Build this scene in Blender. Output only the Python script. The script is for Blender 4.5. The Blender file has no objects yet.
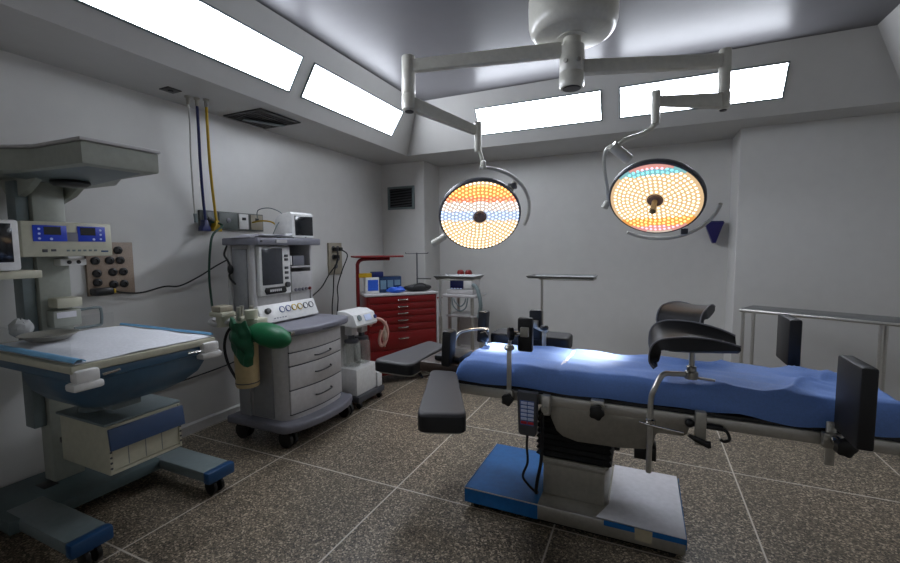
import bpy, bmesh, math, random
from mathutils import Vector, Matrix, noise
from math import sin, cos, pi, radians, sqrt

random.seed(7)
S = bpy.context.scene
COL = S.collection

# ------------------------------------------------------------------ materials
def lin(c):
    return tuple(((v/255)/12.92 if v/255 <= .04045 else ((v/255+.055)/1.055)**2.4) for v in c)

MATS = {}
def mat(name, rgb, rough=.5, metal=0.0, var=.06, bump=0.0, scale=30, spec=.5, coat=0.0):
    if name in MATS: return MATS[name]
    m = bpy.data.materials.new(name); m.use_nodes = True
    nt = m.node_tree; b = nt.nodes['Principled BSDF']
    c = lin(rgb)
    tc = nt.nodes.new('ShaderNodeTexCoord')
    n = nt.nodes.new('ShaderNodeTexNoise'); n.inputs['Scale'].default_value = scale; n.inputs['Detail'].default_value = 4
    nt.links.new(tc.outputs['Object'], n.inputs['Vector'])
    r = nt.nodes.new('ShaderNodeValToRGB')
    r.color_ramp.elements[0].position = .3; r.color_ramp.elements[1].position = .7
    r.color_ramp.elements[0].color = (*[v*(1-var) for v in c], 1)
    r.color_ramp.elements[1].color = (*[min(1, v*(1+var)) for v in c], 1)
    nt.links.new(n.outputs['Fac'], r.inputs['Fac'])
    nt.links.new(r.outputs['Color'], b.inputs['Base Color'])
    b.inputs['Roughness'].default_value = rough
    b.inputs['Metallic'].default_value = metal
    b.inputs['Specular IOR Level'].default_value = spec
    b.inputs['Coat Weight'].default_value = coat
    if bump:
        bp = nt.nodes.new('ShaderNodeBump'); bp.inputs['Strength'].default_value = bump; bp.inputs['Distance'].default_value = .004
        nt.links.new(n.outputs['Fac'], bp.inputs['Height']); nt.links.new(bp.outputs['Normal'], b.inputs['Normal'])
    MATS[name] = m
    return m

def emit(name, rgb, strength):
    if name in MATS: return MATS[name]
    m = bpy.data.materials.new(name); m.use_nodes = True
    b = m.node_tree.nodes['Principled BSDF']
    b.inputs['Base Color'].default_value = (*[v*.5 for v in lin(rgb)], 1)
    b.inputs['Emission Color'].default_value = (*lin(rgb), 1)
    b.inputs['Emission Strength'].default_value = strength
    b.inputs['Roughness'].default_value = .4
    MATS[name] = m
    return m

def glass(name, rgb, mixv=.75, rough=.05):
    m = bpy.data.materials.new(name); m.use_nodes = True
    nt = m.node_tree; b = nt.nodes['Principled BSDF']; out = nt.nodes['Material Output']
    b.inputs['Base Color'].default_value = (*lin(rgb), 1); b.inputs['Roughness'].default_value = rough
    t = nt.nodes.new('ShaderNodeBsdfTransparent'); t.inputs['Color'].default_value = (*[min(1, .9+.1*v) for v in lin(rgb)], 1)
    mx = nt.nodes.new('ShaderNodeMixShader'); mx.inputs[0].default_value = mixv
    nt.links.new(b.outputs[0], mx.inputs[1]); nt.links.new(t.outputs[0], mx.inputs[2]); nt.links.new(mx.outputs[0], out.inputs[0])
    MATS[name] = m
    return m

def floor_material():
    m = bpy.data.materials.new('terrazzo'); m.use_nodes = True
    nt = m.node_tree; N = nt.nodes; L = nt.links; b = N['Principled BSDF']
    tc = N.new('ShaderNodeTexCoord')
    def vor(scale):
        v = N.new('ShaderNodeTexVoronoi'); v.inputs['Scale'].default_value = scale
        L.new(tc.outputs['Object'], v.inputs['Vector'])
        s = N.new('ShaderNodeSeparateColor'); L.new(v.outputs['Color'], s.inputs[0]); return s.outputs[0]
    def ramp(f, stops, const=True):
        r = N.new('ShaderNodeValToRGB'); e = r.color_ramp.elements
        if const: r.color_ramp.interpolation = 'CONSTANT'
        e[0].position = stops[0][0]; e[0].color = (*lin(stops[0][1]), 1)
        e[1].position = stops[1][0]; e[1].color = (*lin(stops[1][1]), 1)
        for p, c in stops[2:]:
            q = e.new(p); q.color = (*lin(c), 1)
        L.new(f, r.inputs['Fac']); return r.outputs['Color']
    c1 = ramp(vor(125), [(0, (40,38,35)), (.24, (84,80,73)), (.48, (122,116,106)), (.74, (168,161,149)), (.91, (220,213,200))])
    c2 = ramp(vor(250), [(0, (54,51,47)), (.35, (118,112,103)), (.70, (168,160,148))])
    n = N.new('ShaderNodeTexNoise'); n.inputs['Scale'].default_value = 1.1; n.inputs['Detail'].default_value = 3
    L.new(tc.outputs['Object'], n.inputs['Vector'])
    mx = N.new('ShaderNodeMix'); mx.data_type = 'RGBA'; mx.inputs[0].default_value = .32
    L.new(c1, mx.inputs['A']); L.new(c2, mx.inputs['B'])
    tint = ramp(n.outputs['Fac'], [(.3, (228,219,206)), (.7, (255,243,226))], False)
    mu = N.new('ShaderNodeMix'); mu.data_type = 'RGBA'; mu.blend_type = 'MULTIPLY'; mu.inputs[0].default_value = 1
    L.new(mx.outputs['Result'], mu.inputs['A']); L.new(tint, mu.inputs['B'])
    # thin pale joint strips on a grid of panels
    sep = N.new('ShaderNodeSeparateXYZ'); L.new(tc.outputs['Object'], sep.inputs[0])
    def line(o, off, per):
        a = N.new('ShaderNodeMath'); a.operation = 'SUBTRACT'; a.inputs[1].default_value = off - per/2 - 20*per; L.new(o, a.inputs[0])
        d = N.new('ShaderNodeMath'); d.operation = 'MODULO'; d.inputs[1].default_value = per; L.new(a.outputs[0], d.inputs[0])
        s = N.new('ShaderNodeMath'); s.operation = 'SUBTRACT'; s.inputs[1].default_value = per/2; L.new(d.outputs[0], s.inputs[0])
        ab = N.new('ShaderNodeMath'); ab.operation = 'ABSOLUTE'; L.new(s.outputs[0], ab.inputs[0])
        lt = N.new('ShaderNodeMath'); lt.operation = 'LESS_THAN'; lt.inputs[1].default_value = .0045; L.new(ab.outputs[0], lt.inputs[0])
        return lt.outputs[0]
    mxl = N.new('ShaderNodeMath'); mxl.operation = 'MAXIMUM'
    L.new(line(sep.outputs[0], .56, .974), mxl.inputs[0]); L.new(line(sep.outputs[1], 2.217, 1.041), mxl.inputs[1])
    fin = N.new('ShaderNodeMix'); fin.data_type = 'RGBA'
    L.new(mxl.outputs[0], fin.inputs[0]); L.new(mu.outputs['Result'], fin.inputs['A']); fin.inputs['B'].default_value = (*lin((205,198,186)), 1)
    L.new(fin.outputs['Result'], b.inputs['Base Color'])
    b.inputs['Roughness'].default_value = .38
    return m

def paint(name, rgb, rough, bump=.05):
    """Wall paint with a light uneven roller texture."""
    m = mat(name, rgb, rough, var=.02, bump=bump, scale=9)
    return m

# ------------------------------------------------------------------ mesh building
def crom(pts, n=6, closed=False):
    pts = [Vector(p) for p in pts]; out = []
    m = len(pts)
    for i in range(m if closed else m-1):
        if closed: p0, p1, p2, p3 = pts[(i-1) % m], pts[i], pts[(i+1) % m], pts[(i+2) % m]
        else: p0, p1, p2, p3 = pts[max(i-1, 0)], pts[i], pts[i+1], pts[min(i+2, m-1)]
        for k in range(n):
            t = k/n
            out.append(.5*((2*p1)+(p2-p0)*t+(2*p0-5*p1+4*p2-p3)*t*t+(3*p1-p0-3*p2+p3)*t**3))
    if not closed: out.append(pts[-1])
    return out

def frame(d):
    d = Vector(d).normalized()
    a = Vector((0, 0, 1)) if abs(d.z) < .9 else Vector((1, 0, 0))
    x = a.cross(d).normalized(); y = d.cross(x)
    return Matrix((x, y, d)).transposed()

class MB:
    def __init__(s): s.bm = bmesh.new(); s.mi = 0
    def _f(s, vs):
        try:
            f = s.bm.faces.new(vs); f.material_index = s.mi; return f
        except ValueError: return None
    def box(s, x0, x1, y0, y1, z0, z1, bev=0.0, M=None, seg=2):
        c = [(x, y, z) for z in (z0, z1) for y in (y0, y1) for x in (x0, x1)]
        v = [s.bm.verts.new(M @ Vector(p) if M else Vector(p)) for p in c]
        fs = [s._f([v[i] for i in q]) for q in ((0,2,3,1), (4,5,7,6), (0,1,5,4), (2,6,7,3), (0,4,6,2), (1,3,7,5))]
        if bev:
            es = list({e for f in fs for e in f.edges})
            r = bmesh.ops.bevel(s.bm, geom=es, offset=bev, segments=seg, profile=.5, affect='EDGES')
            for f in r['faces']: f.material_index = s.mi
        return s
    def prism(s, poly, a, b, ax='z', bev=0.0, M=None):
        """Extrude a 2D outline from a to b along an axis (x: outline in yz, y: in xz, z: in xy)."""
        def P(u, w, t):
            p = {'x': (t, u, w), 'y': (u, t, w), 'z': (u, w, t)}[ax]
            return M @ Vector(p) if M else Vector(p)
        A = [s.bm.verts.new(P(u, w, a)) for u, w in poly]; B = [s.bm.verts.new(P(u, w, b)) for u, w in poly]
        fs = [s._f(A[::-1]), s._f(B)]
        n = len(poly)
        for i in range(n): fs.append(s._f([A[i], A[(i+1) % n], B[(i+1) % n], B[i]]))
        fs = [f for f in fs if f]
        bmesh.ops.recalc_face_normals(s.bm, faces=fs)
        if bev:
            es = list({e for f in fs[:2] for e in f.edges})
            r = bmesh.ops.bevel(s.bm, geom=es, offset=bev, segments=2, profile=.5, affect='EDGES')
            for f in r['faces']: f.material_index = s.mi
        return s
    def rings(s, rings, cap=True, closed=False):
        R = [[s.bm.verts.new(p) for p in r] for r in rings]
        n = len(R[0]); fs = []
        for i in range(len(R) if closed else len(R)-1):
            a, b = R[i], R[(i+1) % len(R)]
            for k in range(n): fs.append(s._f([a[k], a[(k+1) % n], b[(k+1) % n], b[k]]))
        if cap and not closed: fs += [s._f(R[0][::-1]), s._f(R[-1])]
        bmesh.ops.recalc_face_normals(s.bm, faces=[f for f in fs if f])
        return s
    def tube(s, pts, r, seg=8, closed=False):
        pts = [Vector(p) for p in pts]
        rr = r if hasattr(r, '__len__') else [r]*len(pts)
        n = len(pts); out = []; X = None
        for i, p in enumerate(pts):
            if closed: d = pts[(i+1) % n]-pts[i-1]
            else: d = pts[min(i+1, n-1)]-pts[max(i-1, 0)]
            d.normalize()
            if X is None: X = frame(d).col[0].copy()
            X = (X-d*X.dot(d)).normalized(); Y = d.cross(X)
            out.append([p+(X*cos(2*pi*k/seg)+Y*sin(2*pi*k/seg))*rr[i] for k in range(seg)])
        return s.rings(out, closed=closed)
    def cyl(s, p0, p1, r0, r1=None, seg=20):
        return s.tube([p0, p1], [r0, r0 if r1 is None else r1], seg)
    def lathe(s, prof, o=(0,0,0), d=(0,0,1), seg=28):
        """prof: (radius, height along d)."""
        F = frame(d); o = Vector(o)
        return s.rings([[o+F @ Vector((max(r, 1e-4)*cos(2*pi*k/seg), max(r, 1e-4)*sin(2*pi*k/seg), h)) for k in range(seg)] for r, h in prof])
    def ball(s, c, r, seg=14, M=None):
        c = Vector(c); r = Vector(r) if hasattr(r, '__len__') else Vector((r, r, r)); out = []
        for i in range(seg//2+1):
            t = pi*(.02+.96*i/(seg//2))
            out.append([c+(M or Matrix.Identity(3)) @ Vector((r.x*sin(t)*cos(2*pi*k/seg), r.y*sin(t)*sin(2*pi*k/seg), -r.z*cos(t))) for k in range(seg)])
        return s.rings(out)
    def shell(s, fn, nu, nv, th):
        """A surface fn(u, v) with thickness th along its own normal (th may be a function of u, v)."""
        def nrm(u, v):
            e = .004
            a = fn(min(u+e, 1), v)-fn(max(u-e, 0), v); b = fn(u, min(v+e, 1))-fn(u, max(v-e, 0))
            return a.cross(b).normalized()
        T = []; B = []
        for i in range(nu+1):
            rt = []; rb = []
            for j in range(nv+1):
                u, v = i/nu, j/nv; p = fn(u, v); t = th(u, v) if callable(th) else th
                rt.append(s.bm.verts.new(p)); rb.append(s.bm.verts.new(p-nrm(u, v)*t))
            T.append(rt); B.append(rb)
        fs = []
        for i in range(nu):
            for j in range(nv):
                fs.append(s._f([T[i][j], T[i+1][j], T[i+1][j+1], T[i][j+1]])); fs.append(s._f([B[i][j], B[i][j+1], B[i+1][j+1], B[i+1][j]]))
        for i in range(nu):
            for j in (0, nv): fs.append(s._f([T[i][j], T[i+1][j], B[i+1][j], B[i][j]]))
        for j in range(nv):
            for i in (0, nu): fs.append(s._f([T[i][j], T[i][j+1], B[i][j+1], B[i][j]]))
        bmesh.ops.recalc_face_normals(s.bm, faces=[f for f in fs if f])
        return s
    def build(s, name, m, parent=None, sharp=38, label=None):
        me = bpy.data.meshes.new(name)
        root = parent
        while root is not None and root.parent is not None: root = root.parent
        if root is not None and not root.get('_local'):
            inv = Matrix.Translation(-Vector(root.location)); bmesh.ops.transform(s.bm, matrix=inv, verts=s.bm.verts)
        s.bm.normal_update(); s.bm.to_mesh(me); s.bm.free()
        for q in (m if isinstance(m, (list, tuple)) else [m]): me.materials.append(q)
        for p in me.polygons: p.use_smooth = True
        me.set_sharp_from_angle(angle=radians(sharp))
        o = bpy.data.objects.new(name, me); COL.objects.link(o)
        if parent is not None: o.parent = parent
        if label: o['label'] = label
        return o

LOCALS = []
def thing(name, label, cat, loc=(0,0,0), rz=0.0, group=None, local=False):
    o = bpy.data.objects.new(name, None); COL.objects.link(o)
    o.empty_display_size = .1
    o.location = loc; o.rotation_euler = (0, 0, rz); o['label'] = label; o['category'] = cat
    if group: o['group'] = group
    if local: o['_local'] = 1; LOCALS.append(o)
    return o
def tag(o, label, cat, group=None, kind=None):
    o['label'] = label; o['category'] = cat
    if group: o['group'] = group
    if kind: o['kind'] = kind
    return o
def struct(o): o['kind'] = 'structure'; return o
def dup(o, loc=None, rz=None, label=None, parent=None):
    c = o.copy(); COL.objects.link(c)
    if parent is not None: c.parent = parent
    if loc is not None: c.location = loc
    if rz is not None: c.rotation_euler = (0, 0, rz)
    if label: c['label'] = label
    if c.get('_local'): LOCALS.append(c)
    for ch in list(o.children): dup(ch, parent=c)
    return c
def V(*a): return Vector(a)

# ------------------------------------------------------------------ palette
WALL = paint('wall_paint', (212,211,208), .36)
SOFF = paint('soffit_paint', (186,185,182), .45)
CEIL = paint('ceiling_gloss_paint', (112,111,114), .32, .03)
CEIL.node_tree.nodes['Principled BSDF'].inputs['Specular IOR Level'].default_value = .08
SKIRT = mat('skirting', (196,195,192), .4)
STEEL = mat('stainless', (196,194,188), .3, .75, var=.05, scale=60)
STEELD = mat('brushed_steel', (172,169,160), .4, .7, var=.08, scale=40)
TRAYM = mat('tray_steel', (118,120,120), .35, .7)
CHROME = mat('chrome', (205,204,200), .14, 1.0)
BLACK = mat('black_vinyl', (24,24,27), .5, var=.1, bump=.1, scale=200)
CHAR = mat('charcoal_vinyl', (62,61,64), .5, var=.06, bump=.1, scale=200)
BLKP = mat('black_plastic', (18,18,19), .38)
RUB = mat('black_rubber', (14,14,15), .6)
LWHITE = mat('white_plastic', (222,222,220), .35)
LAMPW = mat('lamp_enamel', (196,194,184), .3)
LGREY = mat('machine_light_grey', (188,186,186), .38)
MGREY = mat('machine_mid_grey', (118,118,128), .42)
SIDEG = mat('machine_side_grey', (142,143,146), .42)
DGREY = mat('machine_dark_grey', (74,75,80), .45)
CREAM = mat('cream_enamel', (192,190,170), .4)
WCREAM = mat('warmer_cream', (158,162,152), .42)
WGREY = mat('warmer_grey', (112,124,126), .42)
WBASE = mat('warmer_base_grey', (72,88,90), .45)
WBLUE = mat('warmer_blue', (58,80,116), .4)
CAPB = mat('cap_blue', (22,66,108), .4)
WDARKB = mat('tub_blue', (62,92,116), .34)
RED = mat('cart_red', (116,9,11), .36)
BLUEF = mat('blue_film', (16,98,164), .3, var=.1)
SHEET = mat('blue_sheet', (108,146,218), .6, var=.07, bump=.12, scale=120)
PAPER = mat('white_paper', (222,222,228), .6)
TAPE = mat('beige_tape', (176,166,140), .55)
BROWN = mat('brown_leather', (66,52,44), .5)
GREEN = mat('green_rubber', (14,104,62), .42, bump=.15, scale=40)
DGREEN = mat('crumpled_green', (14,84,52), .5, bump=.3, scale=30)
AMBER = mat('cream_canister', (190,170,128), .4)
SCREEN = mat('dark_screen', (26,28,32), .12)
SCREENG = mat('grey_screen', (66,68,74), .15)
YEL = mat('yellow_hose', (196,160,30), .4)
NAVY = mat('navy_hose', (22,34,92), .4)
HOSEW = mat('white_hose', (206,205,200), .4)
NAVYP = mat('navy_plastic', (30,24,92), .35)
SPECK = mat('speckled_plate', (150,132,116), .5, var=.28, scale=260)
BEIGE = mat('beige_plate', (158,150,132), .5)
LBLUE = mat('pad_blue_edge', (124,182,222), .6)
PADW = mat('absorbent_white', (224,226,232), .75, bump=.2, scale=70)
PANELB = emit('blue_display', (24,60,190), .12)
BTN = mat('pale_button', (206,218,246), .4)
BTNR = mat('red_button', (190,40,50), .4)
CLR = glass('clear_acrylic', (225,230,230), .985)
JAR = glass('jar_glass', (226,230,224), .9)
LIGHT = emit('light_diffuser', (238,244,255), 19.0)
DKGRILLE = mat('dark_grille', (48,47,46), .5)

# ================================================================== ROOM
XL, YB, YR, XR, YF, ZS, ZC = -3.367, 5.13, 5.59, 2.55, -1.1, 2.64, 3.15
struct(MB().box(XL-.1, XR+.1, YF-.1, YR+.1, -.1, 0).build('floor', floor_material()))
struct(MB().box(XL-.1, XL, YF-.1, YR+.1, 0, ZC+.1).build('wall_left', WALL))
struct(MB().box(XR, XR+.1, YF-.1, YR+.1, 0, ZC+.1).build('wall_right', WALL))
struct(MB().box(XL, XR, YF-.1, YF, 0, ZC+.1).build('wall_front', WALL))
# the back wall steps: corner pier, recessed middle, forward right stretch
struct(MB().prism([(XL, YB), (-2.716, YB), (-2.706, YB+.01), (-2.706, YR), (.818, YR), (.818, YB+.003), (.821, YB), (XR, YB), (XR, YR+.12), (XL, YR+.12)], 0, ZC+.1).build('wall_back', WALL, sharp=20))
# soffit ring, four sloping cheeks and the raised ceiling, one shell
def ceiling():
    lo = [(-2.74,-.42), (1.88,-.42), (1.88,4.757), (-2.74,4.757)]; hi = [(-2.41,-.10), (1.55,-.10), (1.55,4.44), (-2.41,4.44)]
    out = [(XL,YF), (XR,YF), (XR,YR), (XL,YR)]
    m = MB(); bm = m.bm
    o = [bm.verts.new((*p, ZS)) for p in out]; l = [bm.verts.new((*p, ZS)) for p in lo]
    l2 = [bm.verts.new((*p, ZS)) for p in lo]; h = [bm.verts.new((*p, ZC)) for p in hi]
    for i in range(4):
        j = (i+1) % 4
        m.mi = 0; m._f([o[i], o[j], l[j], l[i]])
        m._f([l2[i], l2[j], h[j], h[i]])
    m.mi = 1; m._f([h[0], h[1], h[2], h[3]])
    # closed back so the shell is solid
    m.mi = 0
    t = [bm.verts.new((*p, ZC+.1)) for p in out]
    m._f(t[::-1])
    for i in range(4): m._f([o[i], t[i], t[(i+1) % 4], o[(i+1) % 4]])
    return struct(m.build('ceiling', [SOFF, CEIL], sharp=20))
ceiling()
struct(MB().prism([(XL, 0), (XL+.018, 0), (XL+.015, .07), (XL, .085)], YF, YB, 'y').build('baseboard_left', SKIRT))
struct(MB().box(XL+.015, -2.70, YB-.016, YB, 0, .08, .004).build('baseboard_back', SKIRT))

# four recessed light panels on the sloping cheeks
LIGHTS = [
 ('left', 1.30, 2.72, 'longest glowing light panel, on the left slope above the gas hoses'),
 ('left', 2.87, 4.255, 'glowing light panel on the left slope nearest the corner'),
 ('back', -1.735, -.447, 'glowing light panel on the back slope behind the left lamp arm'),
 ('back', -.262, 1.03, 'glowing light panel on the back slope behind the right lamp arm')]
for side, a, b, lab in LIGHTS:
    if side == 'left':
        d = V(.149, 0, .23); p0 = V(-2.655, a, 2.771); e = V(0, 1, 0)
    else:
        d = V(0, -.149, .23); p0 = V(a, 4.68, 2.771); e = V(1, 0, 0)
    L, Wd = b-a, d.length; d.normalize()
    nrm = (V(.84, 0, -.543) if side == 'left' else V(0, -.84, -.543))
    M = Matrix((( e.x, d.x, nrm.x, p0.x), (e.y, d.y, nrm.y, p0.y), (e.z, d.z, nrm.z, p0.z), (0,0,0,1)))
    t = thing('ceiling_light', lab, 'ceiling light', tuple(p0), 0, 'light panels in the ceiling slope')
    MB().box(0, L, 0, Wd, -.01, .006, M=M).build('diffuser', LIGHT, t)
    f = MB(); w = .014
    for q in ((-w, L+w, -w, 0), (-w, L+w, Wd, Wd+w), (-w, 0, 0, Wd), (L, L+w, 0, Wd)): f.box(*q, -.01, .010, .002, M=M)
    f.build('frame', WGREY, t)

# ceiling vent in the left soffit
t = thing('ceiling_vent', 'dark square air grille in the low soffit, one slat dropped', 'vent', (-3.09,2.85,ZS))
f = MB()
for q in ((-3.31,-2.87,2.63,2.66), (-3.31,-2.87,3.05,3.08), (-3.31,-3.28,2.66,3.05), (-2.90,-2.87,2.66,3.05)): f.box(*q, ZS-.012, ZS-.001, .003)
f.build('frame', DKGRILLE, t)
MB().box(-3.28,-2.90,2.66,3.05, ZS-.005, ZS-.001).build('backing', BLKP, t)
f = MB()
for k in range(9):
    x = -3.265+k*.043
    f.box(x, x+.022, 2.66, 3.05, ZS-.011, ZS-.007)
f.build('slats', DKGRILLE, t)
MB().box(-.17,.17,-.05,.05,-.004,.004, M=Matrix.Translation((-3.13,2.90,ZS-.022)) @ Matrix.Rotation(radians(62),4,'Z') @ Matrix.Rotation(radians(8),4,'X')).build('loose_slat', WGREY, t, label='loose grey slat hanging askew')

# wall vent on the corner pier
t = thing('wall_vent', 'grey framed louvred vent high on the corner pier', 'vent', (-3.05,YB,2.02))
x0, x1, z0, z1 = -3.262, -2.845, 2.02, 2.33
f = MB()
for q in ((x0,x1,z0,z0+.03), (x0,x1,z1-.03,z1), (x0,x0+.035,z0+.03,z1-.03), (x1-.035,x1,z0+.03,z1-.03)): f.box(q[0],q[1],YB-.022,YB-.001,q[2],q[3],.003)
f.build('frame', WGREY, t)
MB().box(x0+.035,x1-.035,YB-.006,YB-.001,z0+.03,z1-.03).build('backing', BLKP, t)
f = MB()
for k in range(7):
    z = z0+.05+k*.036
    f.box(-(x1-x0)/2+.037,(x1-x0)/2-.037,-.013,.013,-.0015,.0015, M=Matrix.Translation(((x0+x1)/2,YB-.016,z)) @ Matrix.Rotation(radians(-3),4,'Y') @ Matrix.Rotation(radians(38),4,'X'))
f.build('louvres', DGREY, t)

# blue wedge holder on back wall
t = thing('wall_holder', 'small navy blue wedge shaped holder on the back wall', 'wall holder', (.665,YR,1.52))
MB().prism([(.575,1.752), (.765,1.748), (.745,1.70), (.69,1.525), (.66,1.525), (.598,1.69)], YR-.10, YR-.001, 'y', .008).build('body', NAVYP, t)
MB().prism([(.585,1.765), (.757,1.762), (.757,1.748), (.585,1.75)], YR-.09, YR-.004, 'y', .004).build('lid', NAVY, t)

# ================================================================== SURGICAL LIGHT
CAMP = V(0, 0, 1.5)
YAW, PIT, ROL = .427376, -.0790870, -.00835477
def cam_axes():
    cy, sy, cp, sp, cr, sr = cos(YAW), sin(YAW), cos(PIT), sin(PIT), cos(ROL), sin(ROL)
    fw = V(-sy, cy, 0); rt = V(cy, sy, 0); up = V(0, 0, 1)
    f = fw*cp+up*sp; u = up*cp-fw*sp
    return rt*cr+u*sr, u*cr-rt*sr, f
CR, CU, CF = cam_axes()

SL = thing('surgical_light', 'double headed surgical light hanging from the raised ceiling over the table', 'surgical light', (-.49,3.1,ZC))
MB().lathe([(.292,0), (.294,-.05), (.29,-.16), (.278,-.205), (.262,-.226), (.245,-.236), (.235,-.238), (.10,-.246), (.10,-.252), (.07,-.252)], (-.49,3.1,ZC), seg=40).build('canopy', LAMPW, SL)
c = MB().lathe([(.058,-.24), (.058,-.30), (.080,-.305), (.083,-.36), (.083,-.475), (.080,-.48), (.083,-.485), (.083,-.56), (.076,-.578)], (-.49,3.1,ZC), seg=32).build('column', LAMPW, SL)
MB().lathe([(.063,-.577), (.058,-.584), (.02,-.584)], (-.49,3.1,ZC)).build('end_cap', BLKP, c)
for a in (-1.9, -.9): MB().cyl((-.49+.082*cos(a), 3.1+.082*sin(a), ZC-.42), (-.49+.094*cos(a), 3.1+.094*sin(a), ZC-.42), .014, seg=10).build('bolt', STEELD, c)

def beam(p0, p1, w0, h0, w1, h1):
    p0 = Vector(p0); p1 = Vector(p1); d = (p1-p0).normalized(); sd = d.cross(V(0,0,1)).normalized(); up = sd.cross(d)
    out = []
    for t_, w, h in ((0, w0, h0), (.04, w0, h0), (.96, w1, h1), (1, w1, h1)):
        p = p0.lerp(p1, t_); r = []
        for k in range(12):
            a = 2*pi*k/12+pi/12; cx = abs(cos(a))**.35*(1 if cos(a) > 0 else -1); cz = abs(sin(a))**.35*(1 if sin(a) > 0 else -1)
            r.append(p+sd*cx*w/2+up*cz*h/2)
        out.append(r)
    return MB().rings(out)
def lamp(side):
    if side == 'left':
        elbow, z1, z0 = V(-1.56,2.75,0), 2.835, 2.495
        pivot, head = V(-1.145,3.03,2.345), V(-1.115,2.985,1.722); az = 2.825; R = .297; phi = 33; th = radians(-8)
    else:
        elbow, z1, z0 = V(.44,3.42,0), 2.77, 2.42
        pivot, head = V(.034,3.23,2.45), V(.045,3.2,1.802); az = 2.705; R = .293; phi = 38; th = radians(12)
    base = V(-.49,3.1,az)
    d = V(elbow.x-base.x, elbow.y-base.y, 0).normalized()
    a = beam(base+d*.075, V(elbow.x,elbow.y,az-(.05 if side == 'left' else 0))-d*.03, .075, .095, .065, .085).build('arm', LAMPW, SL)
    er = .048 if side == 'left' else .037
    e = MB().lathe([(.02,z1+.012), (er-.003,z1+.008), (er,z1), (er,z0+.10), (er-.004,z0+.09), (er+.002,z0+.08), (er+.002,z0-.015), (er-.016,z0-.03)], (elbow.x,elbow.y,0), seg=24).build('elbow_post', LAMPW, SL)
    MB().lathe([(er-.014,z0-.028), (er-.018,z0-.036), (.005,z0-.036)], (elbow.x,elbow.y,0)).build('end_cap', BLKP, e)
    s0 = V(elbow.x, elbow.y, z0+.03); s1 = V(pivot.x, pivot.y, pivot.z)
    dd = (s1-s0).normalized()
    beam(s0+dd*.03, s1-dd*.01, .07, .095, .045, .065).build('spring_arm', LAMPW, SL)
    vd = (CAMP-head).normalized(); u = CU-vd*CU.dot(vd); u.normalize(); r_ = u.cross(vd)*1.0
    if r_.dot(CR) < 0: r_ = -r_
    down = -u*cos(th)+r_*sin(th)*(-1)
    n = (vd*cos(radians(phi))+down*sin(radians(phi))).normalized()
    up = (u-n*u.dot(n)).normalized(); rt = up.cross(n)
    if rt.dot(CR) < 0: rt = -rt
    def q(a_, b_, c_): return head+rt*a_+up*b_+n*c_
    hd = MB().lathe([(R-.010,.001), (R,0), (R+.005,-.010), (R+.004,-.034), (R-.02,-.065), (R*.6,-.088), (.1,-.098), (.02,-.10)], head, n, 56).build('lamp_head', DGREY, SL)
    # glowing lens face: a field of round lenses in rings
    mats = [LEDBASE, LEDS['warm'], LEDS['orange'], LEDS['red'], LEDS['white'], LEDS['blue'], LEDS['pink'], LEDS['teal'], GLOW['warm'], GLOW['orange'], GLOW['red'], GLOW['white'], GLOW['blue'], GLOW['pink'], GLOW['teal']]
    names = ['', 'warm', 'orange', 'red', 'white', 'blue', 'pink', 'teal']
    def band(v):  # camera flicker banding of white LEDs, painted into the lens colours
        v /= R
        if side == 'left':
            for lo, nm in ((.86,'warm'), (.56,'orange'), (.43,'red'), (.17,'white'), (-.10,'blue')):
                if v > lo: return names.index(nm)
            return 1
        for lo, nm in ((.95,'red'), (.82,'pink'), (.68,'teal')):
            if v > lo: return names.index(nm)
        if v < -.88: return 4
        if v < -.74: return 6
        if v < -.5: return 2
        return 1
    m = MB(); nr, ns = 14, 64
    g = [[m.bm.verts.new(q((.05+(R-.062)*i/nr)*cos(2*pi*k/ns), (.05+(R-.062)*i/nr)*sin(2*pi*k/ns), .004)) for k in range(ns)] for i in range(nr+1)]
    for i in range(nr):
        for k in range(ns):
            ang = 2*pi*(k+.5)/ns; rr = .05+(R-.062)*(i+.5)/nr
            m.mi = 7+band(rr*sin(ang))
            m._f([g[i][k], g[i][(k+1) % ns], g[i+1][(k+1) % ns], g[i+1][k]])
    rad = .068; row = 0
    while rad < R-.016:
        cnt = int(2*pi*rad/.0285)
        for k in range(cnt):
            an = 2*pi*(k+.5*(row % 2))/cnt; x, y = rad*cos(an), rad*sin(an)
            m.mi = band(y)
            c0 = [m.bm.verts.new(q(x+.0085*cos(2*pi*j/8), y+.0085*sin(2*pi*j/8), .0045)) for j in range(8)]
            c1 = [m.bm.verts.new(q(x+.006*cos(2*pi*j/8), y+.006*sin(2*pi*j/8), .0085)) for j in range(8)]
            for j in range(8): m._f([c0[j], c0[(j+1) % 8], c1[(j+1) % 8], c1[j]])
            m._f(c1)
        rad += .0262; row += 1
    m.build('led_panel', mats, hd)
    MB().lathe([(.045,.0045), (.043,.012), (.03,.016), (.006,.016)], head, n, 24).build('hub', mat('lamp_hub', (140,112,100), .5), hd)
    if side == 'left':
        for s_ in (): pass
        # hanger with half ring yoke round the right side
        yk = MB()
        t0 = q(.02, R+.055, -.05)
        yk.tube(crom([pivot+V(0,0,-.10), pivot+V(.03,0,-.20), pivot+V(.035,-.01,-.26), t0+V(-.01,0,.05), t0], 6), .0135, 10)
        yk.tube([q((R+.075)*sin(a_), (R+.055)*cos(a_), -.07) for a_ in [radians(-2+4*i) for i in range(29)]], .0125, 8)
        yk.cyl(q(R*.66,R*.62,-.04), q(R*.83,R*.79,-.075), .024, seg=12)
        yk.build('yoke', LAMPW, hd)
        MB().box(-.03,.03,-.025,.025,-.02,.02,.008, M=Matrix.Translation(q(R*.76,R*.72,-.06))).build('joint', DGREY, hd)
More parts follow.
